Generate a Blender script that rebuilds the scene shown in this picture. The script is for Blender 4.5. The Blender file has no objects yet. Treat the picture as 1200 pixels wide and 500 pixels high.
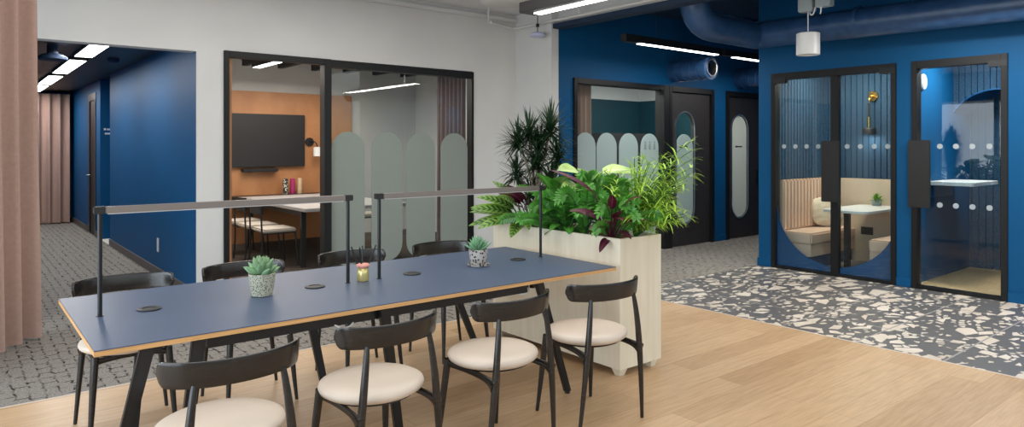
import bpy, bmesh, math, random
from mathutils import Vector, Matrix
random.seed(7)
SC = bpy.context.scene
COL = SC.collection
PI = math.pi

# ------------------------------------------------------------------ camera, world, lights, exposure
cam_d = bpy.data.cameras.new('camera'); cam = bpy.data.objects.new('camera', cam_d); COL.objects.link(cam)
cam.location = (0, 0, 1.48); cam.rotation_euler = (PI/2, 0, -math.radians(39.06))
cam_d.sensor_width = 36; cam_d.lens = 803.4/1200*36; cam_d.shift_y = -78/1200; cam_d.clip_start = .05
SC.camera = cam
SC.view_settings.view_transform = 'Standard'; SC.view_settings.look = 'None'
SC.view_settings.gamma = 1; SC.view_settings.use_curve_mapping = False
SC.view_settings.exposure = 0.25
SC.cycles.use_denoising = True
SC.cycles.max_bounces = 8; SC.cycles.transparent_max_bounces = 12; SC.cycles.sample_clamp_indirect = 6
w = bpy.data.worlds.new('daylight'); SC.world = w; w.use_nodes = True
nt = w.node_tree; bgn = nt.nodes['Background']
tc = nt.nodes.new('ShaderNodeTexCoord'); sx = nt.nodes.new('ShaderNodeSeparateXYZ'); cr = nt.nodes.new('ShaderNodeValToRGB')
nt.links.new(tc.outputs['Generated'], sx.inputs[0]); nt.links.new(sx.outputs['Z'], cr.inputs[0]); nt.links.new(cr.outputs[0], bgn.inputs[0])
el = cr.color_ramp.elements
el[0].position = 0.0; el[0].color = (.22, .22, .20, 1); el[1].position = .25; el[1].color = (.80, .90, 1.0, 1)
e = el.new(.06); e.color = (.55, .62, .62, 1)
bgn.inputs[1].default_value = 1.7

def lamp(name, loc, power, size, sy=None, col=(1, 1, 1), rot=(0, 0, 0), spread=None):
    d = bpy.data.lights.new(name, 'AREA'); d.energy = power; d.color = col; d.size = size
    if sy: d.shape = 'RECTANGLE'; d.size_y = sy
    if spread: d.spread = math.radians(spread)
    o = bpy.data.objects.new(name, d); o.location = loc; o.rotation_euler = rot; COL.objects.link(o); return o
lamp('lounge_light', (1.2, 2.2, 3.1), 38, 2.6, 2.6, (1, .96, .90))
lamp('lounge_light', (3.9, 3.6, 3.1), 45, 2.2, 2.6, (1, .96, .90))
lamp('lounge_light', (2.0, 5.4, 3.1), 28, 3.0, 1.6, (1, .97, .93))
lamp('lobby_fill', (6.9, 1.2, 2.7), 70, .2, 3.0, (1, .95, .88))  # added fill without a fixture; narrow so its reflection reads as a linear lamp
lamp('window_daylight', (-2.9, 3.2, 1.3), 210, 2.4, 6.4, (.78, .90, 1), (0, -PI/2, 0))
lamp('meeting_room_light', (3.6, 9.0, 2.5), 78, 2.5, 2.0, (1, .92, .82))
lamp('inner_room_fill', (7.4, 7.1, 2.8), 75, 1.8, .8, (1, .96, .9)); lamp('inner_room_fill', (9.8, 7.4, 2.8), 40, .8, .8, (1, .96, .9))  # unseen lamps added to brighten the curtain and walls behind the arched glass

# ------------------------------------------------------------------ materials
def new_mat(name):
    m = bpy.data.materials.new(name); m.use_nodes = True
    return m, m.node_tree.nodes, m.node_tree.links, m.node_tree.nodes['Principled BSDF']
def mat(name, col, rough=.5, metal=0, spec=None, emit=None, es=0, coat=0, sheen=0):
    m, n, l, b = new_mat(name)
    b.inputs['Base Color'].default_value = (*col, 1); b.inputs['Roughness'].default_value = rough; b.inputs['Metallic'].default_value = metal
    if spec is not None: b.inputs['Specular IOR Level'].default_value = spec
    if emit: b.inputs['Emission Color'].default_value = (*emit, 1); b.inputs['Emission Strength'].default_value = es
    if coat: b.inputs['Coat Weight'].default_value = coat
    if sheen: b.inputs['Sheen Weight'].default_value = sheen
    return m
def ramp(n, stops, interp='LINEAR'):
    r = n.new('ShaderNodeValToRGB'); e = r.color_ramp; e.interpolation = interp
    e.elements[0].position = stops[0][0]; e.elements[0].color = (*stops[0][1], 1)
    e.elements[1].position = stops[-1][0]; e.elements[1].color = (*stops[-1][1], 1)
    for p, c in stops[1:-1]: x = e.elements.new(p); x.color = (*c, 1)
    return r
def coords(n, l, scale=(1, 1, 1), rot=(0, 0, 0), kind='Object'):
    t = n.new('ShaderNodeTexCoord'); m = n.new('ShaderNodeMapping'); m.inputs['Scale'].default_value = scale; m.inputs['Rotation'].default_value = rot
    l.new(t.outputs[kind], m.inputs[0]); return m
def noisy(name, c1, c2, scale=(1, 1, 1), nscale=5, detail=4, rough=.5, bump=0, lo=.3, hi=.7, metal=0, spec=None, rot=(0,0,0)):
    m, n, l, b = new_mat(name); mp = coords(n, l, scale, rot); x = n.new('ShaderNodeTexNoise')
    x.inputs['Scale'].default_value = nscale; x.inputs['Detail'].default_value = detail; l.new(mp.outputs[0], x.inputs['Vector'])
    r = ramp(n, [(lo, c1), (hi, c2)]); l.new(x.outputs['Fac'], r.inputs[0]); l.new(r.outputs[0], b.inputs['Base Color'])
    b.inputs['Roughness'].default_value = rough; b.inputs['Metallic'].default_value = metal
    if spec is not None: b.inputs['Specular IOR Level'].default_value = spec
    if bump:
        u = n.new('ShaderNodeBump'); u.inputs['Strength'].default_value = bump; u.inputs['Distance'].default_value = .01
        l.new(x.outputs['Fac'], u.inputs['Height']); l.new(u.outputs[0], b.inputs['Normal'])
    return m
def mixn(n, l, fac, a, b, blend='MIX'):
    x = n.new('ShaderNodeMix'); x.data_type = 'RGBA'; x.blend_type = blend
    for s, v in ((0, fac), (6, a), (7, b)):
        if hasattr(v, 'is_output'): l.new(v, x.inputs[s])
        else: x.inputs[s].default_value = v if s == 0 else (*v, 1)
    return x.outputs[2]
def mathn(n, l, op, a, b=0.0, c=None):
    x = n.new('ShaderNodeMath'); x.operation = op
    for i, v in enumerate((a, b) if c is None else (a, b, c)):
        if hasattr(v, 'is_output'): l.new(v, x.inputs[i])
        else: x.inputs[i].default_value = v
    return x.outputs[0]

def oak_floor():
    m, n, l, b = new_mat('oak_planks'); mp = coords(n, l)
    br = n.new('ShaderNodeTexBrick'); l.new(mp.outputs[0], br.inputs['Vector'])
    br.offset = .37; br.inputs['Scale'].default_value = 1; br.inputs['Brick Width'].default_value = 1.9; br.inputs['Row Height'].default_value = .185
    br.inputs['Mortar Size'].default_value = .0012; br.inputs['Mortar Smooth'].default_value = .3; br.inputs['Bias'].default_value = 0
    br.inputs['Color1'].default_value = (0, 0, 0, 1); br.inputs['Color2'].default_value = (1, 1, 1, 1); br.inputs['Mortar'].default_value = (.5, .5, .5, 1)
    tone = ramp(n, [(0, (.44, .275, .140)), (.35, (.54, .355, .20)), (.7, (.60, .41, .24)), (1, (.49, .315, .17))]); l.new(br.outputs['Color'], tone.inputs[0])
    mp2 = coords(n, l, (.7, 9, 1)); g = n.new('ShaderNodeTexNoise'); g.inputs['Scale'].default_value = 6; g.inputs['Detail'].default_value = 6; g.inputs['Distortion'].default_value = .6
    l.new(mp2.outputs[0], g.inputs['Vector']); gr = ramp(n, [(.3, (.80, .76, .70)), (.65, (1, 1, 1))]); l.new(g.outputs['Fac'], gr.inputs[0])
    c = mixn(n, l, 1.0, tone.outputs[0], gr.outputs[0], 'MULTIPLY')
    c = mixn(n, l, br.outputs['Fac'], c, (.25, .14, .06)); l.new(c, b.inputs['Base Color'])
    b.inputs['Roughness'].default_value = .42
    return m
def carpet(name, base1, base2, line, s=1.0):
    m, n, l, b = new_mat(name); mp = coords(n, l)
    nz = n.new('ShaderNodeTexNoise'); nz.inputs['Scale'].default_value = 9; l.new(mp.outputs[0], nz.inputs['Vector'])
    wob = n.new('ShaderNodeVectorMath'); wob.operation = 'SCALE'; wob.inputs['Scale'].default_value = .06; l.new(nz.outputs['Color'], wob.inputs[0])
    ad = n.new('ShaderNodeVectorMath'); l.new(mp.outputs[0], ad.inputs[0]); l.new(wob.outputs[0], ad.inputs[1])
    rt = n.new('ShaderNodeMapping'); rt.inputs['Rotation'].default_value = (0, 0, PI/2); l.new(ad.outputs[0], rt.inputs[0])
    br = n.new('ShaderNodeTexBrick'); l.new(rt.outputs[0], br.inputs['Vector']); br.offset = .43
    br.inputs['Scale'].default_value = 1/s; br.inputs['Brick Width'].default_value = .12; br.inputs['Row Height'].default_value = .075
    br.inputs['Mortar Size'].default_value = .007; br.inputs['Mortar Smooth'].default_value = .2
    msk = n.new('ShaderNodeTexNoise'); msk.inputs['Scale'].default_value = 14; msk.inputs['Detail'].default_value = 2; l.new(mp.outputs[0], msk.inputs['Vector'])
    mr = ramp(n, [(.42, (.03, .03, .03)), (.62, (1, 1, 1))]); l.new(msk.outputs['Fac'], mr.inputs[0])
    f = mathn(n, l, 'MULTIPLY', br.outputs['Fac'], mr.outputs[0])
    fine = n.new('ShaderNodeTexNoise'); fine.inputs['Scale'].default_value = 90; fine.inputs['Detail'].default_value = 3; l.new(mp.outputs[0], fine.inputs['Vector'])
    fr = ramp(n, [(.3, base1), (.7, base2)]); l.new(fine.outputs['Fac'], fr.inputs[0])
    l.new(mixn(n, l, f, fr.outputs[0], line), b.inputs['Base Color']); b.inputs['Roughness'].default_value = .95; b.inputs['Specular IOR Level'].default_value = .1
    return m
def terrazzo():
    m, n, l, b = new_mat('terrazzo'); mp = coords(n, l)
    chip = None
    for sc, thr, keep, rot, st in ((6.2, .13, .31, .5, .55), (10.5, .13, .36, -.6, .6), (19, .13, .34, 1.1, .7)):
        mm = n.new('ShaderNodeMapping'); mm.inputs['Rotation'].default_value = (0, 0, rot); mm.inputs['Scale'].default_value = (st, 1, 1); mm.inputs['Location'].default_value = (sc, sc*.3, 0)
        l.new(mp.outputs[0], mm.inputs[0])
        vs = []
        for feat in ('F1', 'DISTANCE_TO_EDGE'):
            v = n.new('ShaderNodeTexVoronoi'); v.voronoi_dimensions = '2D'; v.feature = feat; v.inputs['Scale'].default_value = sc; v.inputs['Randomness'].default_value = 1
            l.new(mm.outputs[0], v.inputs['Vector']); vs.append(v)
        cs = n.new('ShaderNodeSeparateColor'); l.new(vs[0].outputs['Color'], cs.inputs[0])
        th = mathn(n, l, 'MULTIPLY_ADD', cs.outputs[1], .16, thr)
        a = mathn(n, l, 'GREATER_THAN', vs[1].outputs['Distance'], th)
        k = mathn(n, l, 'LESS_THAN', cs.outputs[0], keep)
        f = mathn(n, l, 'MULTIPLY', a, k)
        chip = f if chip is None else mathn(n, l, 'MAXIMUM', chip, f)
    nz = n.new('ShaderNodeTexNoise'); nz.inputs['Scale'].default_value = 3; l.new(mp.outputs[0], nz.inputs['Vector'])
    cc = ramp(n, [(.35, (.56, .48, .40)), (.65, (.70, .63, .55))]); l.new(nz.outputs['Fac'], cc.inputs[0])
    c = mixn(n, l, chip, (.105, .103, .106), cc.outputs[0])
    br = n.new('ShaderNodeTexBrick'); br.offset = 0; br.inputs['Scale'].default_value = 1; br.inputs['Brick Width'].default_value = 1.2; br.inputs['Row Height'].default_value = .6
    br.inputs['Mortar Size'].default_value = .007; br.inputs['Mortar Smooth'].default_value = 0
    m2 = n.new('ShaderNodeMapping'); m2.inputs['Location'].default_value = (.10, .0, 0); l.new(mp.outputs[0], m2.inputs[0]); l.new(m2.outputs[0], br.inputs['Vector'])
    l.new(mixn(n, l, br.outputs['Fac'], c, (.30, .285, .27)), b.inputs['Base Color']); b.inputs['Roughness'].default_value = .38
    return m
def glass(name, tint=(.93, .97, .96), refl=1.0):
    m, n, l, b = new_mat(name); n.remove(b); o = n['Material Output']
    t = n.new('ShaderNodeBsdfTransparent'); t.inputs[0].default_value = (*tint, 1); g = n.new('ShaderNodeBsdfGlossy'); g.inputs['Roughness'].default_value = .01
    f = n.new('ShaderNodeFresnel'); f.inputs[0].default_value = 1.5; mx = n.new('ShaderNodeMixShader'); ge = n.new('ShaderNodeNewGeometry')
    l.new(mathn(n, l, 'MULTIPLY', mathn(n, l, 'MULTIPLY', f.outputs[0], refl), mathn(n, l, 'SUBTRACT', 1.0, ge.outputs['Backfacing'])), mx.inputs[0]); l.new(t.outputs[0], mx.inputs[1]); l.new(g.outputs[0], mx.inputs[2]); l.new(mx.outputs[0], o.inputs[0]); return m
def frosted(name, col, clear=.18):
    m, n, l, b = new_mat(name); n.remove(b); o = n['Material Output']
    t = n.new('ShaderNodeBsdfTransparent'); t.inputs[0].default_value = (*col, 1)
    d = n.new('ShaderNodeBsdfDiffuse'); d.inputs[0].default_value = (*col, 1); tr = n.new('ShaderNodeBsdfTranslucent'); tr.inputs[0].default_value = (*col, 1)
    m1 = n.new('ShaderNodeMixShader'); m1.inputs[0].default_value = .35; l.new(d.outputs[0], m1.inputs[1]); l.new(tr.outputs[0], m1.inputs[2])
    m2 = n.new('ShaderNodeMixShader'); m2.inputs[0].default_value = clear; l.new(m1.outputs[0], m2.inputs[1]); l.new(t.outputs[0], m2.inputs[2]); l.new(m2.outputs[0], o.inputs[0]); return m
def leafy(name, base, rib, band=None, nb=9, rough=.38):
    """leaf colour along the blade's own uv: paler midrib, optional dark cross bands"""
    m, n, l, b = new_mat(name); uv = n.new('ShaderNodeTexCoord'); s = n.new('ShaderNodeSeparateXYZ'); l.new(uv.outputs['UV'], s.inputs[0])
    d = mathn(n, l, 'ABSOLUTE', mathn(n, l, 'SUBTRACT', s.outputs[0], .5))
    r = ramp(n, [(.0, rib), (.09, base)]); l.new(d, r.inputs[0]); c = r.outputs[0]
    if band:
        wv = mathn(n, l, 'SINE', mathn(n, l, 'MULTIPLY_ADD', d, -14.0, mathn(n, l, 'MULTIPLY', s.outputs[1], nb*2*PI)))
        rr = ramp(n, [(.45, (0, 0, 0)), (.65, (1, 1, 1))]); l.new(mathn(n, l, 'MULTIPLY_ADD', wv, .5, .5), rr.inputs[0])
        k = mathn(n, l, 'MULTIPLY', rr.outputs[0], mathn(n, l, 'LESS_THAN', d, .36)); c = mixn(n, l, k, c, band)
    nz = n.new('ShaderNodeTexNoise'); nz.inputs['Scale'].default_value = 7; tc2 = n.new('ShaderNodeTexCoord'); l.new(tc2.outputs['Object'], nz.inputs['Vector'])
    vr = ramp(n, [(.3, (.6, .6, .6)), (.7, (1.25, 1.25, 1.25))]); l.new(nz.outputs['Fac'], vr.inputs[0]); c = mixn(n, l, 1.0, c, vr.outputs[0], 'MULTIPLY')
    l.new(c, b.inputs['Base Color']); b.inputs['Roughness'].default_value = rough
    o = n['Material Output']; tr = n.new('ShaderNodeBsdfTranslucent'); l.new(c, tr.inputs[0]); mx = n.new('ShaderNodeMixShader'); mx.inputs[0].default_value = .18
    l.new(b.outputs[0], mx.inputs[1]); l.new(tr.outputs[0], mx.inputs[2]); l.new(mx.outputs[0], o.inputs[0]); return m

M = {}
M['white'] = noisy('white_paint', (.62, .62, .61), (.66, .66, .65), nscale=2, rough=.85)
M['ceiling'] = mat('ceiling_white', (.66, .66, .67), .9)
M['blue'] = noisy('blue_paint', (.003, .074, .196), (.0035, .081, .214), nscale=1.5, rough=.55, spec=.16)
M['blue_dark'] = mat('dark_blue_ceiling', (.006, .024, .062), .7)
M['duct'] = noisy('blue_painted_duct', (.012, .05, .14), (.03, .085, .20), nscale=9, rough=.35, bump=.3)
M['oak'] = oak_floor()
M['carpet'] = carpet('grey_carpet', (.145, .134, .122), (.345, .318, .285), (.016, .015, .016), 1.0)
M['carpet_far'] = noisy('plain_grey_carpet', (.15, .14, .13), (.36, .33, .30), nscale=60, rough=.95)
M['meet_floor'] = noisy('brown_carpet', (.035, .027, .022), (.10, .075, .06), nscale=30, rough=.95)
M['terrazzo'] = terrazzo()
M['strip'] = mat('threshold_strip', (.62, .56, .50), .5)
M['dark'] = mat('charcoal_frame', (.008, .0085, .0095), .42, spec=.3)
M['dark_door'] = noisy('dark_door_veneer', (.020, .0175, .018), (.034, .030, .030), (1, 1, 8), 6, 5, .5, rot=(0, PI/2, 0))
M['black'] = mat('black', (.010, .010, .011), .45)
M['blackmetal'] = mat('black_metal', (.014, .015, .017), .32, .3)
M['chairwood'] = noisy('black_stained_wood', (.009, .008, .0075), (.018, .0155, .0145), (2, 2, 14), 5, 5, .23)
M['cream'] = noisy('cream_leather', (.60, .51, .425), (.66, .565, .475), nscale=3, rough=.45, bump=.04)
M['laminate'] = noisy('blue_grey_laminate', (.048, .076, .138), (.056, .086, .154), nscale=2, rough=.42)
M['ply'] = noisy('plywood_edge', (.52, .28, .10), (.68, .40, .17), (1, 1, 30), 4, 3, .5)
M['birch'] = noisy('pale_birch_ply', (.70, .63, .48), (.79, .73, .59), (5, 5, .6), 3.5, 6, .5)
M['panelwood'] = noisy('orange_timber_panel', (.36, .155, .062), (.50, .24, .105), (1, 1, .7), 2.4, 8, .45)
M['reveal'] = noisy('timber_reveal', (.30, .13, .05), (.42, .20, .08), (6, 6, .6), 4, 4, .5)
M['pink'] = noisy('pink_curtain_cloth', (.39, .26, .215), (.43, .29, .245), nscale=40, rough=.9)
M['mauve'] = noisy('grey_mauve_cloth', (.17, .125, .125), (.21, .155, .155), nscale=40, rough=.9)
M['pinkseat'] = noisy('blush_leather', (.70, .49, .37), (.75, .54, .42), nscale=4, rough=.5)
M['beige'] = noisy('beige_felt', (.60, .48, .36), (.64, .52, .40), nscale=60, rough=.9)
M['slat'] = noisy('blue_felt_slats', (.006, .032, .075), (.022, .075, .145), nscale=70, rough=.9, lo=.4, hi=.62)
M['brass'] = mat('brass', (.72, .46, .14), .25, 1)
M['chrome'] = mat('brushed_steel', (.55, .56, .57), .3, 1)
M['bronze'] = mat('bronze_anodised', (.27, .235, .22), .36, .8)
M['led'] = mat('lit_diffuser', (1, 1, 1), .5, emit=(1, .97, .93), es=7)
M['whiteplastic'] = mat('white_plastic', (.72, .73, .73), .4)
M['bluewhite'] = mat('cool_white_plastic', (.52, .56, .78), .4)
M['greyplastic'] = mat('pale_grey_plastic', (.36, .42, .44), .5)
M['glass'] = glass('clear_glass'); M['glass_tint'] = glass('tinted_glass', (.86, .92, .93), 1.2); M['glass_meet'] = glass('meeting_glass', (.90, .93, .92), 1.6)
M['frost'] = frosted('frosted_film', (.44, .49, .46), .25); M['frost_blue'] = frosted('frosted_film_cool', (.50, .60, .60), .08); M['frost_white'] = frosted('white_film', (.74, .77, .72), .02)
M['dot'] = mat('pale_film_dot', (.36, .42, .46), .7)
M['vinyl'] = mat('blue_film', (.004, .075, .215), .3)
M['teal'] = mat('dark_teal_wall', (.006, .045, .060), .6)
M['soil'] = noisy('brown_soil', (.03, .015, .008), (.12, .05, .025), nscale=60, rough=1, bump=.5)
M['terracotta'] = noisy('reddish_bark', (.12, .04, .02), (.25, .09, .045), nscale=60, rough=1, bump=.5)
def speckle(name, base, dots, sc, thr):
    m, n, l, b = new_mat(name); mp = coords(n, l); v = n.new('ShaderNodeTexVoronoi'); v.inputs['Scale'].default_value = sc; l.new(mp.outputs[0], v.inputs['Vector'])
    r = ramp(n, [(thr, dots), (thr+.1, base)]); l.new(v.outputs['Distance'], r.inputs[0]); l.new(r.outputs[0], b.inputs['Base Color']); b.inputs['Roughness'].default_value = .6; return m
M['pot'] = speckle('speckled_ceramic', (.42, .42, .33), (.10, .095, .07), 140, .36)
M['pot_dark'] = speckle('dappled_ceramic', (.46, .43, .40), (.035, .03, .028), 60, .36)
M['succulent'] = leafy('succulent_leaf', (.27, .46, .24), (.33, .52, .30), rough=.5)
M['succ_small'] = leafy('small_succulent_leaf', (.24, .48, .27), (.28, .52, .32), rough=.5)
M['lf_drac'] = leafy('dark_narrow_leaf', (.014, .040, .016), (.025, .07, .025))
M['lf_zz'] = leafy('glossy_green_leaf', (.075, .30, .035), (.17, .44, .09), rough=.28)
M['lf_green'] = leafy('mid_green_leaf', (.13, .33, .03), (.22, .45, .07))
M['lf_mid'] = leafy('deep_green_leaf', (.07, .26, .03), (.14, .38, .07))
M['lf_bright'] = leafy('lime_green_leaf', (.42, .68, .07), (.52, .76, .14))
M['lf_pale'] = leafy('pale_lime_leaf', (.46, .66, .22), (.72, .82, .52))
M['lf_big'] = leafy('broad_green_leaf', (.075, .28, .03), (.2, .46, .1), rough=.3)
M['lf_cala'] = leafy('patterned_leaf', (.20, .36, .055), (.06, .17, .025), band=(.016, .075, .016), nb=8)
M['lf_purple'] = leafy('maroon_leaf', (.075, .008, .026), (.22, .03, .07))
M['skirting'] = mat('taupe_skirting', (.10, .085, .078), .5)
M['stem'] = mat('green_stem', (.05, .16, .03), .5); M['cane'] = noisy('pale_cane', (.20, .15, .11), (.34, .28, .22), nscale=30, rough=.8)
M['amber'] = mat('golden_glass', (.62, .52, .22), .12, .5); M['pinkcap'] = mat('pink_cork', (.72, .32, .26), .6)
M['magenta'] = mat('magenta', (.35, .02, .12), .5); M['tan'] = mat('pale_tan', (.55, .40, .26), .5); M['spots'] = speckle('black_white_spots', (.03, .03, .03), (.7, .7, .6), 40, .35)
M['screen'] = mat('dark_screen', (.009, .010, .010), .25)
M['mtable'] = mat('pale_grey_top', (.42, .40, .39), .45); M['mseat'] = mat('grey_beige_seat', (.52, .46, .40), .7)
M['signblack'] = mat('sign_dark', (.02, .03, .03), .6); M['signgrey'] = mat('sign_faint', (.26, .33, .33), .7); M['signwhite'] = mat('sign_white', (.75, .75, .8), .6)
M['ltwood'] = noisy('booth_oak_floor', (.52, .34, .17), (.62, .43, .24), (1, 8, 1), 5, 4, .5)

# ------------------------------------------------------------------ mesh builder
class MB:
    def __init__(s): s.bm = bmesh.new(); s.uv = None
    def box(s, x0, x1, y0, y1, z0, z1):
        bm = s.bm; v = [bm.verts.new((x, y, z)) for z in (z0, z1) for x, y in ((x0, y0), (x1, y0), (x1, y1), (x0, y1))]
        for f in ((0, 3, 2, 1), (4, 5, 6, 7), (0, 1, 5, 4), (1, 2, 6, 5), (2, 3, 7, 6), (3, 0, 4, 7)): bm.faces.new([v[i] for i in f])
        return s
    def rings(s, rings, closed=True, caps=True):
        bm = s.bm; R = [[bm.verts.new(p) for p in r] for r in rings]; n = len(R[0])
        for a, b in zip(R, R[1:]):
            for i in range(n if closed else n-1):
                j = (i+1) % n; bm.faces.new((a[i], a[j], b[j], b[i]))
        if caps: bm.faces.new(R[0][::-1]); bm.faces.new(R[-1])
        return s
    def tube(s, pts, rad, n=12, flat=1.0, up=(0, 0, 1)):
        """swept tube; rad a number or one per point; flat scales the axis across 'up'"""
        P = [Vector(p) for p in pts]
        if not hasattr(rad, '__len__'): rad = [rad]*len(P)
        rings = []
        for i, p in enumerate(P):
            t = (P[min(i+1, len(P)-1)]-P[max(i-1, 0)]).normalized(); u = Vector(up)
            if abs(t.dot(u)) > .97: u = Vector((0, 1, 0)) if abs(t.y) < .9 else Vector((1, 0, 0))
            a = t.cross(u).normalized(); b = a.cross(t).normalized()
            rings.append([p + a*math.cos(k*2*PI/n)*rad[i]*flat + b*math.sin(k*2*PI/n)*rad[i] for k in range(n)])
        return s.rings(rings)
    def bar(s, p0, p1, w, d, w1=None, d1=None):
        """rectangular bar, w along x and d along y at its ends, cut level"""
        w1 = w1 or w; d1 = d1 or d
        f = lambda p, w, d: [(p[0]-w/2, p[1]-d/2, p[2]), (p[0]+w/2, p[1]-d/2, p[2]), (p[0]+w/2, p[1]+d/2, p[2]), (p[0]-w/2, p[1]+d/2, p[2])]
        return s.rings([f(p0, w, d), f(p1, w1, d1)])
    def lathe(s, prof, n=32, c=(0, 0, 0), sx=1, sy=1):
        return s.rings([[(c[0]+r*sx*math.cos(k*2*PI/n), c[1]+r*sy*math.sin(k*2*PI/n), c[2]+z) for k in range(n)] for r, z in prof])
    def prism(s, poly, axis, a0, a1, hole=None):
        """2d outline extruded along an axis; (u,v) map to the other two axes in x,y,z order; optional hole outline"""
        mk = {'x': lambda p, a: (a, p[0], p[1]), 'y': lambda p, a: (p[0], a, p[1]), 'z': lambda p, a: (p[0], p[1], a)}[axis]
        bm = s.bm
        if hole is None:
            return s.rings([[mk(p, a0) for p in poly], [mk(p, a1) for p in poly]])
        loops = []
        for lp in (poly, hole):
            A = [bm.verts.new(mk(p, a0)) for p in lp]; B = [bm.verts.new(mk(p, a1)) for p in lp]; n = len(lp)
            for i in range(n): bm.faces.new((A[i], A[(i+1) % n], B[(i+1) % n], B[i]))
            loops.append((A, B))
        for k in (0, 1):
            es = []
            for lp in loops:
                q = lp[k]
                for i in range(len(q)): es.append(bm.edges.get((q[i], q[(i+1) % len(q)])))
            bmesh.ops.triangle_fill(bm, edges=es, use_beauty=True)
        return s
    def leaf(s, base, d, up, L, W, droop=.3, fold=.25, seg=6, prof=None, pet=0.0):
        """one leaf blade with its own uv; d its heading, up its face side, droop bends the tip down"""
        bm = s.bm
        if s.uv is None: s.uv = bm.loops.layers.uv.new('UVMap')
        d = Vector(d).normalized(); u = Vector(up); a = d.cross(u)
        if a.length < 1e-3: a = d.cross(Vector((1, 0, 0)))
        a.normalize(); u = a.cross(d).normalized(); p = Vector(base); rows = []
        prof = prof or (lambda t: math.sin(PI*min(1, t**.75))**.8 if 0 < t < 1 else .02)
        cur = d.copy(); st = L/seg
        for i in range(seg+1):
            t = i/seg; wd = max(W*prof(t)/2, W*.012); nn = a.cross(cur).normalized()
            rows.append([bm.verts.new(p - a*wd + nn*fold*wd), bm.verts.new(p), bm.verts.new(p + a*wd + nn*fold*wd)])
            cur = (cur + Vector((0, 0, -1))*droop/seg).normalized(); p = p + cur*st
        for i in range(seg):
            for j in (0, 1):
                f = bm.faces.new((rows[i][j], rows[i][j+1], rows[i+1][j+1], rows[i+1][j]))
                for lp, (uu, vv) in zip(f.loops, ((j*.5, i/seg), ((j+1)*.5, i/seg), ((j+1)*.5, (i+1)/seg), (j*.5, (i+1)/seg))): lp[s.uv].uv = (uu, vv)
        return s
    def build(s, name, m, parent=None, bevel=0, loc=(0, 0, 0), rot=(0, 0, 0), sharp=38, bseg=2, normals=True):
        bm = s.bm
        if normals: bmesh.ops.recalc_face_normals(bm, faces=bm.faces)
        if bevel:
            es = [x for x in bm.edges if len(x.link_faces) == 2 and x.calc_face_angle(0) > math.radians(sharp)]
            bmesh.ops.bevel(bm, geom=es, offset=bevel, segments=bseg, affect='EDGES', clamp_overlap=True)
        for f in bm.faces: f.smooth = True
        for x in bm.edges:
            if len(x.link_faces) == 2 and x.calc_face_angle(0) > math.radians(sharp): x.smooth = False
        me = bpy.data.meshes.new(name); bm.to_mesh(me); bm.free(); me.materials.append(M[m] if isinstance(m, str) else m)
        o = bpy.data.objects.new(name, me); COL.objects.link(o); o.location = loc; o.rotation_euler = rot
        if parent: o.parent = parent
        return o
def tag(o, label, cat, group=None, kind=None):
    o['label'] = label; o['category'] = cat
    if group: o['group'] = group
    if kind: o['kind'] = kind
    return o
def thing(name, label, cat, loc=(0, 0, 0), rz=0, group=None):
    o = bpy.data.objects.new(name, None); COL.objects.link(o); o.location = loc; o.rotation_euler = (0, 0, rz); o.empty_display_size = .1
    return tag(o, label, cat, group)
def structure(o, label=None, cat=None):
    o['kind'] = 'structure'
    if label: tag(o, label, cat)
    return o
def copy_tree(o, parent=None):
    c = o.copy(); COL.objects.link(c)
    if parent: c.parent = parent
    for ch in [x for x in o.children]: copy_tree(ch, c)
    return c
def repeat(root, loc, rz, label):
    c = copy_tree(root); c.location = loc; c.rotation_euler = (0, 0, rz); c['label'] = label; return c
def capsule(cx, z0, z1, r, n=14):
    a = [(cx+r*math.cos(k*PI/n), z1-r+r*math.sin(k*PI/n)) for k in range(n+1)]
    return a + [(cx+r*math.cos(PI+k*PI/n), z0+r+r*math.sin(PI+k*PI/n)) for k in range(n+1)]
def circle(cx, cz, r, n=28): return [(cx+r*math.cos(k*2*PI/n), cz+r*math.sin(k*2*PI/n)) for k in range(n)]
def rect(u0, u1, v0, v1): return [(u0, v0), (u1, v0), (u1, v1), (u0, v1)]
def bez(pts, n=10):
    P = [Vector(p) for p in pts]; out = []
    for k in range(n+1):
        q = P
        while len(q) > 1: q = [a.lerp(b, k/n) for a, b in zip(q, q[1:])]
        out.append(q[0])
    return out

# ------------------------------------------------------------------ setting
YW, YB, XR, XC = 7.04, 6.36, 7.81, 5.9      # white wall, blue wall, glazed booth wall, corner between white and blue
def st(name, mb, m, label, cat, **k): return structure(mb.build(name, m, **k), label, cat)
XO, YO = 5.30, 4.85
st('floor', MB().box(-3, XO-.012, -1.5, YO-.012, -.1, 0), 'oak', 'warm oak plank floor around the long blue table', 'floor')
st('carpet_floor', MB().box(-3, XC, YO, YW, -.1, 0).box(XC, 11.2, 4.74, YB, -.1, 0).box(.1, 1.8, YW, 16.2, -.1, 0), 'carpet', 'grey carpet with black dashes between the oak floor and the white wall', 'carpet floor')
st('terrazzo_floor', MB().box(XO, XR+.06, -1.5, 4.74, -.1, 0), 'terrazzo', 'dark terrazzo floor with cream chips in front of the glazed booths', 'floor')
st('trim_1', MB().box(-3, XO-.012, YO-.012, YO, -.1, .002).box(XO-.012, XO, -1.5, YO, -.1, .002), 'strip', 'thin pale strip edging the oak floor', 'floor strip')
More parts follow.
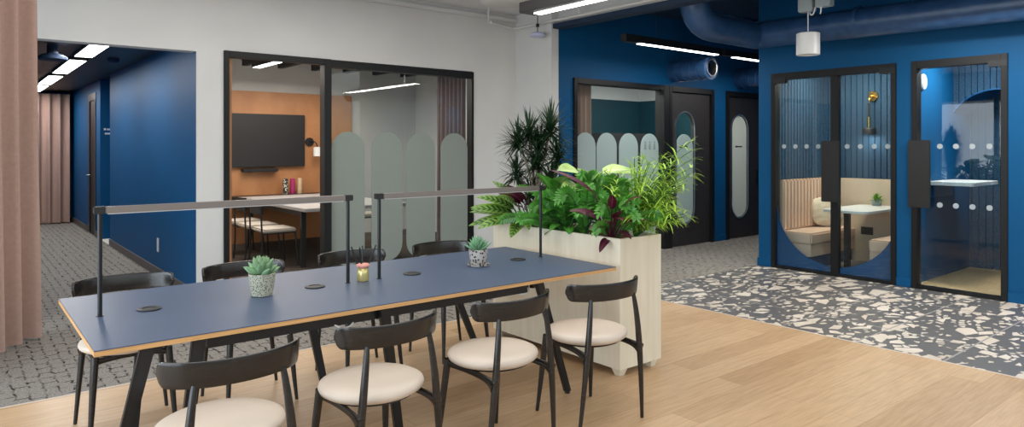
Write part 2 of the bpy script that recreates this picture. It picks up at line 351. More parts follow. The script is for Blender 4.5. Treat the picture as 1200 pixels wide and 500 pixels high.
# white wall with the corridor opening and the meeting-room front
T = .16
wb = MB().box(-3, .35, YW, YW+T, 0, 3.35).box(.35, 1.8, YW, YW+T, 2.4, 3.35).box(1.8, 2.05, YW, YW+.012, 0, 3.35).box(1.9, 2.05, YW+.012, YW+T, 0, 3.35).box(1.8, 1.9, YW+.012, YW+T, 2.7, 3.35).box(2.05, 5.08, YW, YW+T, 2.43, 3.35).box(5.08, XC, YW, YW+T, 0, 3.35)
st('wall_back', wb, 'white', 'white wall with the corridor opening and the meeting room window', 'wall')
st('wall_return', MB().box(XC-.12, XC, YB-.02, YW, 0, 3.35), 'white', 'short white return wall behind the spiky dark plant', 'wall')
st('ceiling', MB().box(-3, XC+.05, -1.5, YW+T, 3.22, 3.35), 'ceiling', 'pale grey ceiling over the white wall', 'ceiling')
st('lobby_ceiling', MB().box(XC+.05, 11.2, -1.5, YB+.1, 3.36, 3.46), 'blue_dark', 'dark blue ceiling above the ducts', 'ceiling')
st('trim_2', MB().box(XC+.0, XC+.05, -1.5, YB-.02, 3.02, 3.36), 'white', 'cream bulkhead face above the blue flange', 'bulkhead')
st('trim_3', MB().box(XC-.10, XC+.07, -1.5, YB-.02, 2.96, 3.02), 'blue_dark', 'dark blue flange along the bulkhead edge', 'flange', bevel=.004)
st('trim_4', MB().box(-3, XC-.12, YW-.05, YW, 3.12, 3.17), 'white', 'white ledge along the top of the white wall', 'trim', bevel=.008)
# blue wall with doors
bl = MB().box(XC, 6.15, YB-.02, YB+.12, 0, 3.36)
bl.box(6.15, 9.2, YB-.02, YB+.12, 2.37, 3.36).box(9.2, 9.53, YB-.02, YB+.12, 0, 3.36).box(9.53, 10.62, YB-.02, YB+.12, 2.37, 3.36).box(10.62, 11.2, YB-.02, YB+.12, 0, 3.36)
st('wall_far', bl, 'blue', 'deep blue wall with two charcoal doors', 'wall')
st('wall_side', MB().box(11.2, 11.3, 4.7, YB+.1, 0, 3.4), 'blue', 'blue end wall of the short passage', 'wall')
st('baseboard_far', MB().box(9.2, 9.53, YB-.036, YB-.02, 0, .10), 'blue', 'blue skirting between the two charcoal doors', 'baseboard', bevel=.004)
# blue wall with the glazed booths
br_ = MB()
for a, b in ((4.545, 4.72), (2.95, 3.10), (-1.5, 2.10)): br_.box(XR, XR+.14, a, b, 0, 3.36)
br_.box(XR, XR+.14, 3.10, 4.545, 2.375, 3.36).box(XR, XR+.14, 2.10, 2.95, 2.375, 3.36).box(XR+.14, 11.2, 4.62, 4.72, 0, 3.36)
st('wall_right', br_, 'blue', 'blue wall holding the two glazed booths', 'wall')
bb = MB()
for a, b in ((4.545, 4.734), (2.95, 3.10), (-1.5, 2.10)): bb.box(XR-.016, XR, a, b, 0, .10)
st('baseboard_right', bb, 'blue', 'blue skirting between the glazed booths', 'baseboard', bevel=.004)
# corridor on the left
st('wall_corridor', MB().box(1.8, 1.9, YW+.012, 11.8, 0, 2.7).box(2.0, 2.1, 11.8, 12.7, 0, 2.7).box(1.9, 2.0, 11.7, 11.8, 0, 2.7).box(1.8, 2.0, 12.7, 12.8, 0, 2.7).box(1.8, 1.9, 12.8, 13.1, 0, 2.7).box(1.8, 1.9, 13.1, 13.9, 2.38, 2.7).box(1.8, 1.9, 13.9, 16.3, 0, 2.7), 'blue', 'blue wall along the right of the corridor', 'wall')
st('wall_corridor_left', MB().box(0, .1, YW+T, 16.3, 0, 2.7).box(0, 1.9, 16.2, 16.3, 0, 2.7), 'blue', 'blue wall on the hidden side of the corridor', 'wall')
st('corridor_ceiling', MB().box(0, 2.1, YW+T, 16.3, 2.56, 2.7), 'black', 'dark ceiling of the corridor', 'ceiling')
st('baseboard_corridor', MB().box(1.785, 1.8, YW+.01, 11.8, 0, .10).box(1.785, 1.8, 12.7, 13.1, 0, .1).box(1.785, 1.8, 13.9, 16.2, 0, .1), 'skirting', 'grey skirting along the blue corridor wall', 'baseboard')
d3 = MB().prism(rect(13.1, 13.9, 0, 2.38), 'x', 1.79, 1.85, hole=rect(13.22, 13.78, .02, 2.26)).build('door_3', 'blackmetal'); structure(d3, 'narrow dark door in the blue corridor wall', 'door')
MB().box(1.81, 1.84, 13.22, 13.78, .0, 2.26).build('door_panel', 'black', d3); MB().tube([(1.79, 13.74, 1.0), (1.75, 13.74, 1.0), (1.75, 13.62, 1.0)], .012).build('door_handle', 'chrome', d3)
# meeting room shell
st('meeting_room_floor', MB().box(2.0, 6.6, YW+.02, 10.9, -.1, .001), 'meet_floor', 'brown carpet inside the meeting room', 'floor')
st('wall_meeting', MB().box(2.0, 6.6, 10.8, 10.9, 0, 3.0).box(6.5, 6.6, YW+T, 10.8, 0, 3.0).box(2.0, 2.05, YW+T, 10.8, 0, 3.0), 'white', 'pale walls of the meeting room', 'wall')
st('wall_meeting_panel', MB().box(2.05, 5.22, 10.75, 10.8, 0, 2.34), 'panelwood', 'orange timber panelling behind the television', 'wall panelling')
st('meeting_room_ceiling', MB().box(2.0, 6.6, YW+T, 10.9, 3.0, 3.1), 'white', 'white ceiling of the meeting room', 'ceiling')
for k in range(8): structure(MB().box(2.3+k*.55, 2.38+k*.55, YW+.3, 10.74, 2.72, 2.9).build('trim_5', 'dark'), 'dark timber beam under the meeting room ceiling', 'beam')['group'] = 'meeting room beams'
# rooms behind the blue wall
st('wall_inner_room', MB().box(6.0, 10.9, 9.2, 9.3, 0, 2.40).box(10.8, 10.9, YB+.12, 9.2, 0, 2.40), 'teal', 'dark teal walls of the room behind the arched glass', 'wall')
st('wall_inner_room_top', MB().box(6.0, 10.9, 9.2, 9.3, 2.40, 3.0).box(10.8, 10.9, YB+.12, 9.2, 2.40, 3.0), 'white', 'pale band above the dark teal walls', 'wall')
st('inner_room_ceiling', MB().box(6.0, 10.9, YB+.12, 9.3, 2.9, 3.0), 'white', 'pale ceiling of the room behind the arched glass', 'ceiling')
st('inner_room_floor', MB().box(6.0, 10.9, YB+.0, 9.3, -.1, 0), 'carpet_far', 'floor of the room behind the blue wall', 'floor')

w5 = MB().box(-2.80, -2.70, 0.0, 6.6, 0, .12).box(-2.80, -2.70, 0.0, 6.6, 2.55, 3.22)
for k in range(6): w5.box(-2.80, -2.70, k*1.28, k*1.28+.09, .12, 2.55)
w5.box(-2.78, -2.72, 0, 6.6, .95, 1.0)
structure(w5.build('window_5', 'dark'), 'dark framed window wall at the left that daylight comes through', 'window')
# ------------------------------------------------------------------ meeting room front (window_1)
w1 = MB().box(2.05, 2.10, YW-.03, YW+T, 0, 2.43).box(3.09, 3.17, YW-.03, YW+.10, 0, 2.43).box(2.10, 3.09, YW-.03, YW+.06, 2.365, 2.43).box(3.17, 5.08, YW-.02, YW+.1, 2.345, 2.42).box(5.05, 5.08, YW-.02, YW+.1, 0, 2.345).box(3.17, 5.05, YW-.01, YW+.08, 0, .05).build('window_1', 'dark', bevel=.004)
structure(w1, 'charcoal framed glass front of the meeting room with rounded frosted panels', 'window')
MB().box(2.10, 2.135, YW+.02, YW+T, 0, 2.365).build('timber_reveal', 'reveal', w1)
for a, b in ((3.17, 4.104), (4.11, 5.05)): MB().box(a, b, YW+.03, YW+.04, .05, 2.345).build('glass_pane', 'glass_meet', w1)
for cx in (3.39, 3.875, 4.33, 4.81): MB().prism(capsule(cx, .16, 1.65, .2), 'y', YW+.024, YW+.029).build('frosted_panel', 'frost', w1)
# ------------------------------------------------------------------ window_2 on the blue wall
w2 = MB().box(6.15, 6.21, YB-.05, YB+.12, 0, 2.37).box(7.96, 8.08, YB-.05, YB+.12, 0, 2.37).box(6.21, 7.96, YB-.05, YB+.12, 2.30, 2.37).build('window_2', 'dark', bevel=.004)
structure(w2, 'charcoal framed glazing with arched frosted panels behind the planter', 'window')
for a, b in ((6.21, 7.055), (7.065, 7.96)): MB().box(a, b, YB+.03, YB+.04, 0, 2.30).build('glass_pane', 'glass', w2)
for cx in (6.42, 6.83, 7.27, 7.72): MB().prism(capsule(cx, .25, 1.67, .195), 'y', YB+.022, YB+.028).build('frosted_panel', 'frost_blue', w2)
for k in range(3):
    x = 7.62 + k*.1
    MB().prism(circle(x, 1.545, .016, 12), 'y', YB+.017, YB+.020).prism([(x-.026, 1.44), (x+.026, 1.44), (x+.016, 1.525), (x-.016, 1.525)], 'y', YB+.017, YB+.020).build('figure_pictogram', 'signgrey', w2)
# ------------------------------------------------------------------ doors on the blue wall
def capsule_door(name, x0, x1, cx, r, film_top, film, label, lbl_z, dashes, handle):
    fr = MB().box(x0, x0+.07, YB-.05, YB+.1, 0, 2.37).box(x1-.07, x1, YB-.05, YB+.1, 0, 2.37).box(x0+.07, x1-.07, YB-.05, YB+.1, 2.29, 2.37).build(name, 'dark', bevel=.004)
    structure(fr, label, 'door')
    MB().prism(rect(x0+.073, x1-.073, .01, 2.287), 'y', YB-.01, YB+.04, hole=capsule(cx, .33, 2.0, r)).build('door_leaf', 'dark_door', fr)
    MB().prism(capsule(cx, .315, 2.015, r+.015), 'y', YB-.022, YB-.010, hole=capsule(cx, .335, 1.995, r-.006)).build('metal_ring', 'chrome', fr)
    MB().prism(capsule(cx, .335, 1.995, r-.006), 'y', YB+.014, YB+.020).build('glass_pane', 'glass', fr)
    MB().prism(capsule(cx, .34, film_top, r-.012), 'y', YB+.006, YB+.012).build('frosted_panel', film, fr)
    s_ = MB()
    for a, b, h in dashes: s_.box(cx+a, cx+b, YB+.001, YB+.005, lbl_z-h, lbl_z+h)
    s_.build('room_lettering', 'signblack', fr)
    if handle: MB().box(handle-.025, handle+.025, YB-.026, YB-.010, .86, 1.10).tube([(handle, YB-.02, 1.0), (handle, YB-.07, 1.0), (handle-.12, YB-.07, 1.0)], .011).build('door_handle', 'blackmetal', fr)
capsule_door('door_1', 8.08, 9.19, 8.5, .225, 1.67, 'frost_blue', 'charcoal door with a tall rounded window behind the bright leafy plant', 1.485, ((-.11, -.055, .017), (-.05, .005, .011), (.01, .07, .013)), 0)
capsule_door('door_2', 9.53, 10.62, 9.94, .235, 1.985, 'frost_white', 'charcoal door with a pale rounded window at the end of the passage', 1.485, ((-.10, -.04, .014), (-.035, .03, .010), (.035, .09, .011)), 10.44)

# ------------------------------------------------------------------ booth shells
BX = 9.15
st('booth_floor', MB().box(XR+.06, BX+.1, 3.05, 4.62, -.1, .004), 'carpet_far', 'floor of the booth with two benches', 'floor')
st('booth_oak_floor', MB().box(XR+.06, BX+.6, 2.0, 3.0, -.1, .004), 'ltwood', 'pale oak floor of the narrow booth', 'floor')
def slats_x(mb, x, y0, y1, z0, z1, d=.022, p=.075):   # vertical ribs standing on a wall that faces -x
    y = y0
    while y < y1-.01:
        mb.box(x-d, x, y+.006, min(y+p-.006, y1), z0, z1); y += p
def slats_y(mb, y, x0, x1, z0, z1, d=.022, p=.075):
    x = x0
    while x < x1-.01:
        mb.box(x+.006, min(x+p-.006, x1), min(y, y+d), max(y, y+d), z0, z1); x += p
sw = MB().box(BX, BX+.1, 3.05, 4.62, 0, 2.7); slats_x(sw, BX, 3.06, 4.56, 1.08, 2.6); st('wall_booth_back', sw, 'slat', 'ribbed blue felt wall at the back of the bench booth', 'wall')
sw = MB().box(XR+.14, BX, 4.56, 4.62, 0, 2.7); slats_y(sw, 4.56, XR+.15, BX-.03, 1.08, 2.6, -.022); st('wall_booth_side', sw, 'slat', 'ribbed blue felt side wall of the bench booth', 'wall')
st('wall_booth_divider', MB().box(XR+.14, BX+.6, 3.0, 3.05, 0, 2.7), 'blue', 'blue partition between the two booths', 'wall')
st('wall_booth_end', MB().box(XR+.14, BX+.8, 1.95, 2.0, 0, 2.7), 'blue', 'blue end wall of the narrow booth', 'wall')
st('wall_booth_panel', MB().box(BX-.03, BX-.0005, 3.05, 4.56, .0, 1.07), 'beige', 'beige lower panel behind the booth table', 'wall')
# narrow booth: ribbed wall with an arched alcove
AY, AR, AZ = 2.56, .52, 1.62
arch = [(2.0, 0), (2.0, 2.7), (3.0, 2.7), (3.0, 0)]
aw = MB(); y = 2.0
while y < 2.995:
    y1 = min(y+.0625, 3.0); ym = (y+y1)/2; dd = abs(ym-AY)
    if dd < AR:
        zt = AZ + math.sqrt(AR*AR-dd*dd); aw.box(BX-.022, BX+.12, y+.004, y1-.004, zt, 2.7)
    else: aw.box(BX-.022, BX+.12, y+.004, y1-.004, 0, 2.7)
    y += .0625
st('wall_alcove_front', aw, 'slat', 'ribbed blue felt wall around the arched alcove', 'wall')
rim = [(AY+(AR+.004)*math.cos(k*PI/24), AZ+(AR+.004)*math.sin(k*PI/24)) for k in range(25)]; rin = [(AY+(AR-.012)*math.cos(k*PI/24), AZ+(AR-.012)*math.sin(k*PI/24)) for k in range(25)]
st('trim_6', MB().prism([(AY+AR+.004, 0)]+rim+[(AY-AR-.004, 0), (AY-AR+.012, 0)]+rin[::-1]+[(AY+AR-.012, 0)], 'x', BX-.026, BX+.52), 'vinyl', 'blue lining of the arched alcove', 'alcove lining')
sw = MB().box(BX+.55, BX+.6, 2.0, 3.0, 0, 2.7); slats_x(sw, BX+.55, 2.0, 3.0, .005, 2.6); st('wall_alcove_back', sw, 'slat', 'ribbed blue felt at the back of the arched alcove', 'wall')
st('booth_ceiling', MB().box(XR+.14, BX+.8, 1.95, 4.62, 2.6, 2.7), 'teal', 'dark ceiling of the booths', 'ceiling')
lamp('booth_light', (8.5, 3.85, 2.55), 36, .5, .8, (1, .86, .68)); lamp('narrow_booth_light', (8.4, 2.5, 2.55), 34, .3, .3, (1, .93, .84))
# booth glazing
def booth_front(name, label, y0, y1, mull, handle, bolts):
    b = MB().box(XR-.02, XR+.10, y0, y0+.055, 0, 2.375).box(XR-.02, XR+.10, y1-.055, y1, 0, 2.375).box(XR-.02, XR+.10, y0+.055, y1-.055, 2.295, 2.375).box(XR-.01, XR+.08, y0+.055, y1-.055, 0, .035)
    if mull: b.box(XR-.01, XR+.06, mull-.045, mull+.045, .035, 2.295)
    o = structure(b.build(name, 'dark', bevel=.004), label, 'glazed booth front')
    for a, c in (((y0+.055, mull-.045), (mull+.045, y1-.055)) if mull else ((y0+.055, y1-.055),)): MB().box(XR+.02, XR+.03, a, c, .035, 2.295).build('glass_pane', 'glass_tint', o)
    MB().box(XR-.05, XR-.02, handle-.105, handle+.105, .85, 1.55).build('pull_handle', 'black', o, bevel=.006)
    if handle != mull: MB().box(XR-.02, XR+.02, handle-.02, handle+.02, 1.15, 1.25).build('handle_fixing', 'black', o)
    for yb, zb in bolts: MB().box(XR-.026, XR+.04, yb-.08, yb+.08, zb-.03, zb+.03).build('door_hinge', 'blackmetal', o, bevel=.004)
    return o
w3 = booth_front('window_3', 'black framed double glass doors of the bench booth', 3.10, 4.545, 3.765, 3.795, ((4.43, 2.285), (3.19, 2.30)))
w4 = booth_front('window_4', 'black framed single glass door of the narrow booth', 2.10, 2.95, None, 2.865, ((2.18, 2.285),))
for y in (4.39, 4.245, 4.105, 3.965, 3.63, 3.485, 3.335, 3.195):
    MB().prism(circle(y, 1.485, .027, 20), 'x', XR+.012, XR+.016).build('film_dot', 'dot', w3)
for y in (2.69, 2.545, 2.40, 2.255):
    for z in (1.485, .885): MB().prism(circle(y, z, .027, 20), 'x', XR+.012, XR+.016).build('film_dot', 'dot', w4)
def vinyl(ya, yb):   # blue film below a circular cut-out
    c, zc, r = 3.79, .80, .70; n = 24; top = []
    for k in range(n+1):
        y = ya+(yb-ya)*k/n; dy = min(abs(y-c), r-.0001); top.append((y, min(zc-.02, zc-math.sqrt(r*r-dy*dy))))
    MB().prism([(ya, .036)]+top+[(yb, .036)], 'x', XR+.031, XR+.034).build('blue_film', 'vinyl', w3)
vinyl(3.812, 4.489); vinyl(3.156, 3.718)

# ------------------------------------------------------------------ the long table
TX0, TX1, TY0, TY1, TZ = .39, 3.17, 2.885, 3.985, .74
t = thing('meeting_table', 'long blue-grey laminate table with plywood edge and splayed black legs', 'table', (1.78, 3.435, 0))
hx, hy = (TX1-TX0)/2, (TY1-TY0)/2
MB().box(-hx, hx, -hy, hy, TZ-.004, TZ).build('table_top', 'laminate', t)
MB().box(-hx-.0005, hx+.0005, -hy-.0005, hy+.0005, TZ-.023, TZ-.0045).build('plywood_edge', 'ply', t)
L = lambda x: x-1.78
for sy in (-1, 1):
    yt, yf = sy*.5, sy*.44
    for x0, x1 in ((.575, .42), (.76, .69), (1.59, 1.715), (2.575, 2.86)):
        if sy > 0 and x0 == .575: continue
        MB().bar((L(x0), yt, TZ-.023), (L(x1), yf, .012), .052, .032, .042, .028).build('leg', 'blackmetal', t, bevel=.003)
        MB().lathe([(.016, 0), (.016, .014)], 16, (L(x1), yf, 0)).build('foot_pad', 'black', t)
    MB().box(L(.80), L(2.52), sy*.455-.018, sy*.455+.018, TZ-.085, TZ-.0235).build('side_rail', 'blackmetal', t, bevel=.003)
for x in (.62, 1.60, 2.6): MB().box(L(x)-.02, L(x)+.02, -.44, .44, TZ-.075, TZ-.0235).build('cross_rail', 'blackmetal', t)
MB().box(L(1.0), L(2.5), -.30, -.12, TZ-.13, TZ-.06).build('cable_tray', 'black', t, bevel=.005)
for x in (.685, 1.475, 2.065, 2.866):
    g = MB().lathe([(.046, 0), (.052, .002), (.052, .005), (.047, .0065), (.030, .0065), (.029, .004)], 32, (L(x), .035, TZ)).build('power_grommet', 'black', t)
MB().tube(bez([(L(1.02), -.43, TZ-.05), (L(1.08), -.47, TZ-.10), (L(1.18), -.47, TZ-.10), (L(1.2), -.44, TZ-.04)]), .004, 6).build('cable', 'whiteplastic', t); MB().tube(bez([(L(1.32), -.44, TZ-.04), (L(1.36), -.5, TZ-.12), (L(1.47), -.5, TZ-.11), (L(1.46), -.43, TZ-.04)]), .004, 6).build('cable', 'whiteplastic', t); MB().tube(bez([(L(2.42), -.43, TZ-.05), (L(2.48), -.49, TZ-.13), (L(2.55), -.47, TZ-.08), (L(2.56), -.43, TZ-.04)]), .004, 6).build('cable', 'whiteplastic', t)

# light bars standing on the table
def light_bar(x0, x1, label):
    t = thing('light_bar', label, 'table light bar', ((x0+x1)/2, 3.465, TZ), 0); h = (x1-x0)/2; zt = .478
    MB().box(-h+.02, h-.02, -.017, .017, zt-.030, zt).build('bar', 'bronze', t, bevel=.003)
    for s in (-1, 1):
        MB().box(s*h-.02-(.004 if s < 0 else -.0), s*h+.02+(.0 if s < 0 else .004), -.018, .018, zt-.031, zt+.001).build('end_cap', 'black', t, bevel=.003)
        p = MB().tube([(s*h, 0, .001), (s*h, 0, zt-.03)], .0095, 14).build('post', 'blackmetal', t)
        MB().lathe([(.016, 0), (.016, .003)], 20, (s*h, 0, 0)).build('post_base', 'blackmetal', p)
    MB().box(-h+.03, h-.03, -.010, .010, zt-.034, zt-.030).build('diffuser', 'whiteplastic', t)
light_bar(.49, 1.66, 'bronze light bar on two black posts, near the table corner beside the pink curtain')
light_bar(1.85, 3.06, 'bronze light bar on two black posts at the planter end of the table')

# ------------------------------------------------------------------ chairs
def make_chair():
    r = thing('dining_chair', '', 'chair')
    sd = [(.005, .432), (.16, .430), (.205, .436), (.222, .447), (.228, .460), (.224, .473), (.205, .483), (.15, .488), (.06, .490), (.004, .490)]
    MB().lathe(sd, 48, sx=1.0, sy=.97).build('seat', 'cream', r, sharp=60)
    MB().lathe([(.004, .418), (.17, .418), (.185, .424), (.18, .433), (.004, .433)], 40).build('seat_base', 'chairwood', r)
    # bent backrest band, ends rolled forward and rounded
    bm = MB(); N = 40; rings = []
    for i in range(N+1):
        s_ = -1+2*i/N; a = s_*1.48
        x = .238*math.sin(a)/math.sin(1.48); y = -.118-.142*(math.cos(a)-math.cos(1.48)); ln = Vector((math.sin(a)/.142, -math.cos(a)/.238, 0)).normalized()
        hh = .046*(max(.03, 1-max(0, (abs(s_)-.84)/.16)**2))**.5
        th = .0075; zc = .724; n = 16; ring = []
        for k in range(n):
            q = k*2*PI/n; cx = math.copysign(abs(math.cos(q))**.45, math.cos(q))*th; cz = math.copysign(abs(math.sin(q))**.4, math.sin(q))*hh
            p = Vector((x, y, zc+cz)) + ln*(cx + (cz)*.10); ring.append(p)
        rings.append(ring)
    bm.rings(rings); bm.build('backrest', 'chairwood', r, sharp=50)
    for s in (-1, 1):
        MB().tube(bez([(s*.222, -.205, 0), (s*.195, -.225, .30), (s*.172, -.232, .55), (s*.150, -.211, .690)], 12), [.0095, .0105, .012, .0132, .0145, .0158, .0165, .0165, .0158, .0148, .0136, .0122, .0105], 14).build('rear_leg', 'chairwood', r)
        MB().tube([(s*.196, .196, 0), (s*.186, .182, .13), (s*.176, .166, .29), (s*.166, .15, .432)], [.0095, .013, .017, .0185], 14).build('front_leg', 'chairwood', r)
        MB().tube(bez([(s*.190, -.226, .388), (s*.182, -.17, .420), (s*.165, -.05, .412), (s*.166, .15, .412)], 12), [.034, .028, .022, .019, .017, .016, .016, .016, .016, .016, .017, .018, .018], 12, flat=.6).build('side_rail', 'chairwood', r, sharp=50)
    MB().tube(bez([(-.166, .15, .408), (-.06, .155, .424), (.06, .155, .424), (.166, .15, .408)], 8), [.018, .015, .013, .012, .012, .012, .013, .015, .018], 12, flat=.6).build('cross_rail', 'chairwood', r, sharp=50)
    return r
c0 = make_chair(); GR = 'dining chairs around the blue table'; c0['group'] = GR
c0.location = (2.715, 2.69, 0); c0.rotation_euler = (0, 0, math.radians(-5))
c0['label'] = 'black wooden chair with cream seat, in front of the birch planter'
repeat(c0, (2.07, 2.70, 0), math.radians(4), 'black wooden chair with cream seat, second from the planter on the oak floor side')
repeat(c0, (1.40, 2.69, 0), math.radians(4), 'black wooden chair with cream seat, third from the planter on the oak floor side')
repeat(c0, (.76, 2.64, 0), math.radians(1), 'black wooden chair with cream seat, nearest the camera and cut by the picture edge')
repeat(c0, (.71, 4.10, 0), math.radians(180-2), 'black wooden chair behind the table, next to the pink curtain, on grey carpet')
repeat(c0, (1.36, 4.12, 0), math.radians(180), 'black wooden chair behind the table, half hidden by the larger succulent')
repeat(c0, (2.08, 4.14, 0), math.radians(180), 'black wooden chair behind the table, behind the reed diffuser')
repeat(c0, (2.78, 4.12, 0), math.radians(180), 'black wooden chair behind the table, second succulent in front of its back')

# ------------------------------------------------------------------ things on the table
def succulent(name, label, loc, prof, potm, leafm, n, L, W, seed, saucer):
    rnd = random.Random(seed); r = thing(name, label, 'potted plant', loc)
    MB().lathe(prof, 32).build('pot', potm, r, sharp=50)
    top = prof[-1][1]; rr = prof[-1][0]
    MB().lathe([(rr*.98, top-.002), (rr*.5, top+.004), (.002, top+.006)], 24).build('soil', 'terracotta', r)
    m = MB()
    for k in range(n):
        t = k/n; a = k*2.39996; el = math.radians(15+70*t); d = (math.cos(a)*math.cos(el), math.sin(a)*math.cos(el), math.sin(el))
        ln = L*(1-.35*t)*rnd.uniform(.85, 1.1); b = Vector((math.cos(a)*.012, math.sin(a)*.012, top+.004+.035*t)); D = Vector(d)
        sd = D.cross(Vector((0, 0, 1))).normalized(); up = sd.cross(D); rings = []
        for i in range(7):
            q = i/6; ww = W*(.34+.66*math.sin(PI*min(1, .15+q*.85))) * (1-.55*q**3) * (1 if q < .99 else .12); th = ww*.38
            c = b + D*ln*q + up*ln*.12*q*q
            rings.append([c + sd*ww/2*math.cos(j*PI/4) + up*th*math.sin(j*PI/4) for j in range(8)])
        m.rings(rings)
    m.build('plant', leafm, r, sharp=70)
    if saucer: MB().lathe([(.05, 0), (.064, .003), (.068, .014), (.062, .014), (.058, .008), (.01, .006)], 32).build('saucer', 'pot_dark', r)
succulent('potted_succulent', 'fleshy green succulent in a pale speckled pot, on the table nearer the camera', (1.186, 3.44, TZ), [(.044, 0), (.050, .003), (.057, .045), (.063, .085), (.064, .110), (.060, .112), (.058, .098)], 'pot', 'succulent', 26, .095, .042, 3, False)
succulent('potted_succulent', 'small spiky succulent in a dappled grey pot on a saucer, toward the planter', (2.53, 3.45, TZ), [(.040, .006), (.046, .010), (.054, .05), (.060, .094), (.061, .102), (.056, .104), (.054, .092)], 'pot_dark', 'succ_small', 34, .085, .020, 5, True)
r = thing('reed_diffuser', 'golden reed diffuser jar with black sticks between the two light bars', 'diffuser', (1.747, 3.46, TZ))
MB().lathe([(.026, 0), (.031, .003), (.033, .012), (.033, .055), (.029, .066), (.024, .072), (.024, .076)], 24).build('jar', 'amber', r)
MB().lathe([(.026, .074), (.034, .079), (.037, .088), (.033, .095), (.02, .097), (.004, .097)], 24).build('collar', 'pinkcap', r)
for dx, dy in ((-.055, .03), (.012, .03), (.085, .01), (-.03, -.02)): MB().tube([(dx*.1, dy*.1, .03), (dx, dy, .19)], .0042, 8).build('reed', 'black', r)

# ------------------------------------------------------------------ planter
PX0, PX1, PY0, PY1, PZ = 3.30, 3.71, 2.97, 4.30, .89
r = thing('planter_box', 'tall pale birch plywood planter full of green plants at the table end', 'planter', ((PX0+PX1)/2, (PY0+PY1)/2, 0))
wx, wy = (PX1-PX0)/2, (PY1-PY0)/2
MB().box(-wx, wx, -wy, -wy+.02, .05, PZ).box(-wx, wx, wy-.02, wy, .05, PZ).box(-wx, -wx+.02, -wy+.02, wy-.02, .05, PZ).box(wx-.02, wx, -wy+.02, wy-.02, .05, PZ).box(-wx+.02, wx-.02, -wy+.02, wy-.02, .05, .07).build('box', 'birch', r)
MB().box(-wx+.0205, wx-.0205, -wy+.0205, wy-.0205, .3, PZ-.035).build('bark_mulch', 'terracotta', r)
for sx_ in (-1, 1):
    for sy_ in (-1, 1): MB().rings([[(sx_*(wx-.05)+a*k, sy_*(wy-.05)+b*k, z) for a, b in ((-1, -1), (1, -1), (1, 1), (-1, 1))] for k, z in ((.022, 0), (.038, .05))]).build('foot', 'birch', r)

rnd = random.Random(11)
SZ = PZ-.036
def plant(name, label, x, y): return thing(name, label, 'plant', (x, y, SZ), 0)
def up_of(d):
    d = Vector(d).normalized(); s = d.cross(Vector((0, 0, 1)));
    return s.cross(d).normalized() if s.length > 1e-3 else Vector((0, 1, 0))
narrow = lambda t: (min(1, t*6+.35))*(1-t)**.55 if t < 1 else .02
lance = lambda t: math.sin(PI*min(1, t**.7))**.7 if 0 < t < 1 else .03
heart = lambda t: (min(1, .55+t*2.2))*(1-t**2.2)**.8 if t < 1 else .02
# dark spiky plant: canes with tufts of narrow leaves
r = plant('dragon_tree', 'tall spiky dark green plant with pale canes against the white return wall', 3.50, 4.01)
cn, lv = MB(), MB()
for (bx, by, tx, ty, h, n, LL) in ((0, 0, .11, -.04, .76, 110, .24), (.02, .04, -.03, .05, .72, 100, .23), (-.02, -.03, -.11, .09, .66, 90, .23), (.03, .02, .05, .02, .62, 90, .22), (.04, 0, .15, -.08, .56, 80, .20), (0, .05, -.12, .10, .42, 70, .20), (.01, .01, .0, .0, .50, 80, .21), (.03, .03, .10, -.05, .38, 60, .19), (.0, .0, -.03, .03, .28, 50, .18)):
    pts = bez([(bx, by, 0), (bx, by, h*.5), (tx, ty, h)], 8); cn.tube(pts, [.014-.0006*i for i in range(9)], 8)
    for k in range(int(n*1.35)):
        a = k*2.39996+rnd.random()*.4; el = math.radians(rnd.uniform(-35, 85)); d = (math.cos(a)*math.cos(el), math.sin(a)*math.cos(el), math.sin(el))
        lv.leaf((tx, ty, h-.06+.09*rnd.random()), d, up_of(d), LL*rnd.uniform(.65, 1.1), .019, rnd.uniform(.1, .7), .3, 5, narrow)
cn.build('cane', 'cane', r); lv.build('foliage', 'lf_drac', r, sharp=180, normals=False)
# stems with paired oval leaflets
def zz(label, x, y, n, lean, hmax, m='lf_zz', LW=(.056, .025), name='zz_plant'):
    r = plant(name, label, x, y); s_, lv = MB(), MB()
    for q in range(n):
        a = lean + rnd.uniform(-1.5, 1.5); out = rnd.uniform(.06, .30); h = max(.14, hmax*(1-.9*max(0, out-.12)/.2*rnd.uniform(.6, 1))); dx, dy = math.cos(a)*out, math.sin(a)*out; bend = rnd.uniform(.05, .5) if out > .15 else .1
        pts = bez([(dx*.1, dy*.1, 0), (dx*.3, dy*.3, h*.7), (dx*.9, dy*.9, h*1.05), (dx*(1+bend), dy*(1+bend), h*(1-bend*.75))], 22); s_.tube(pts, [.006-.0002*i for i in range(23)], 6)
        for i in range(4, 23):
            T_ = (pts[min(i+1, 22)]-pts[i-1]).normalized(); sd = T_.cross(Vector((.63, .777, 0)))
            sd = sd.normalized() if sd.length > .1 else Vector((.777, -.63, 0)); sz = 1-.5*abs(i/22-.5)
            for sg in (-1, 1):
                d = sd*sg*.9 + T_*.55 + Vector((rnd.uniform(-.1, .1), rnd.uniform(-.1, .1), rnd.uniform(-.05, .1))); lv.leaf(pts[i], d, Vector((-.5, -.6, .6)), LW[0]*sz*rnd.uniform(.9, 1.15), LW[1]*sz, .3, .25, 4, lance)
        lv.leaf(pts[-1], pts[-1]-pts[-2], up_of(pts[-1]-pts[-2]), LW[0], LW[1], .3, .25, 4, lance)
    s_.build('stem', 'stem', r); lv.build('foliage', m, r, sharp=180, normals=False)
zz('glossy plant with paired oval leaflets hanging over the planter side, beside the light bar post', 3.42, 3.70, 9, -2.6, .30)
zz('glossy plant with paired oval leaflets standing tall in the middle of the planter', 3.45, 3.44, 9, -2.4, .46)
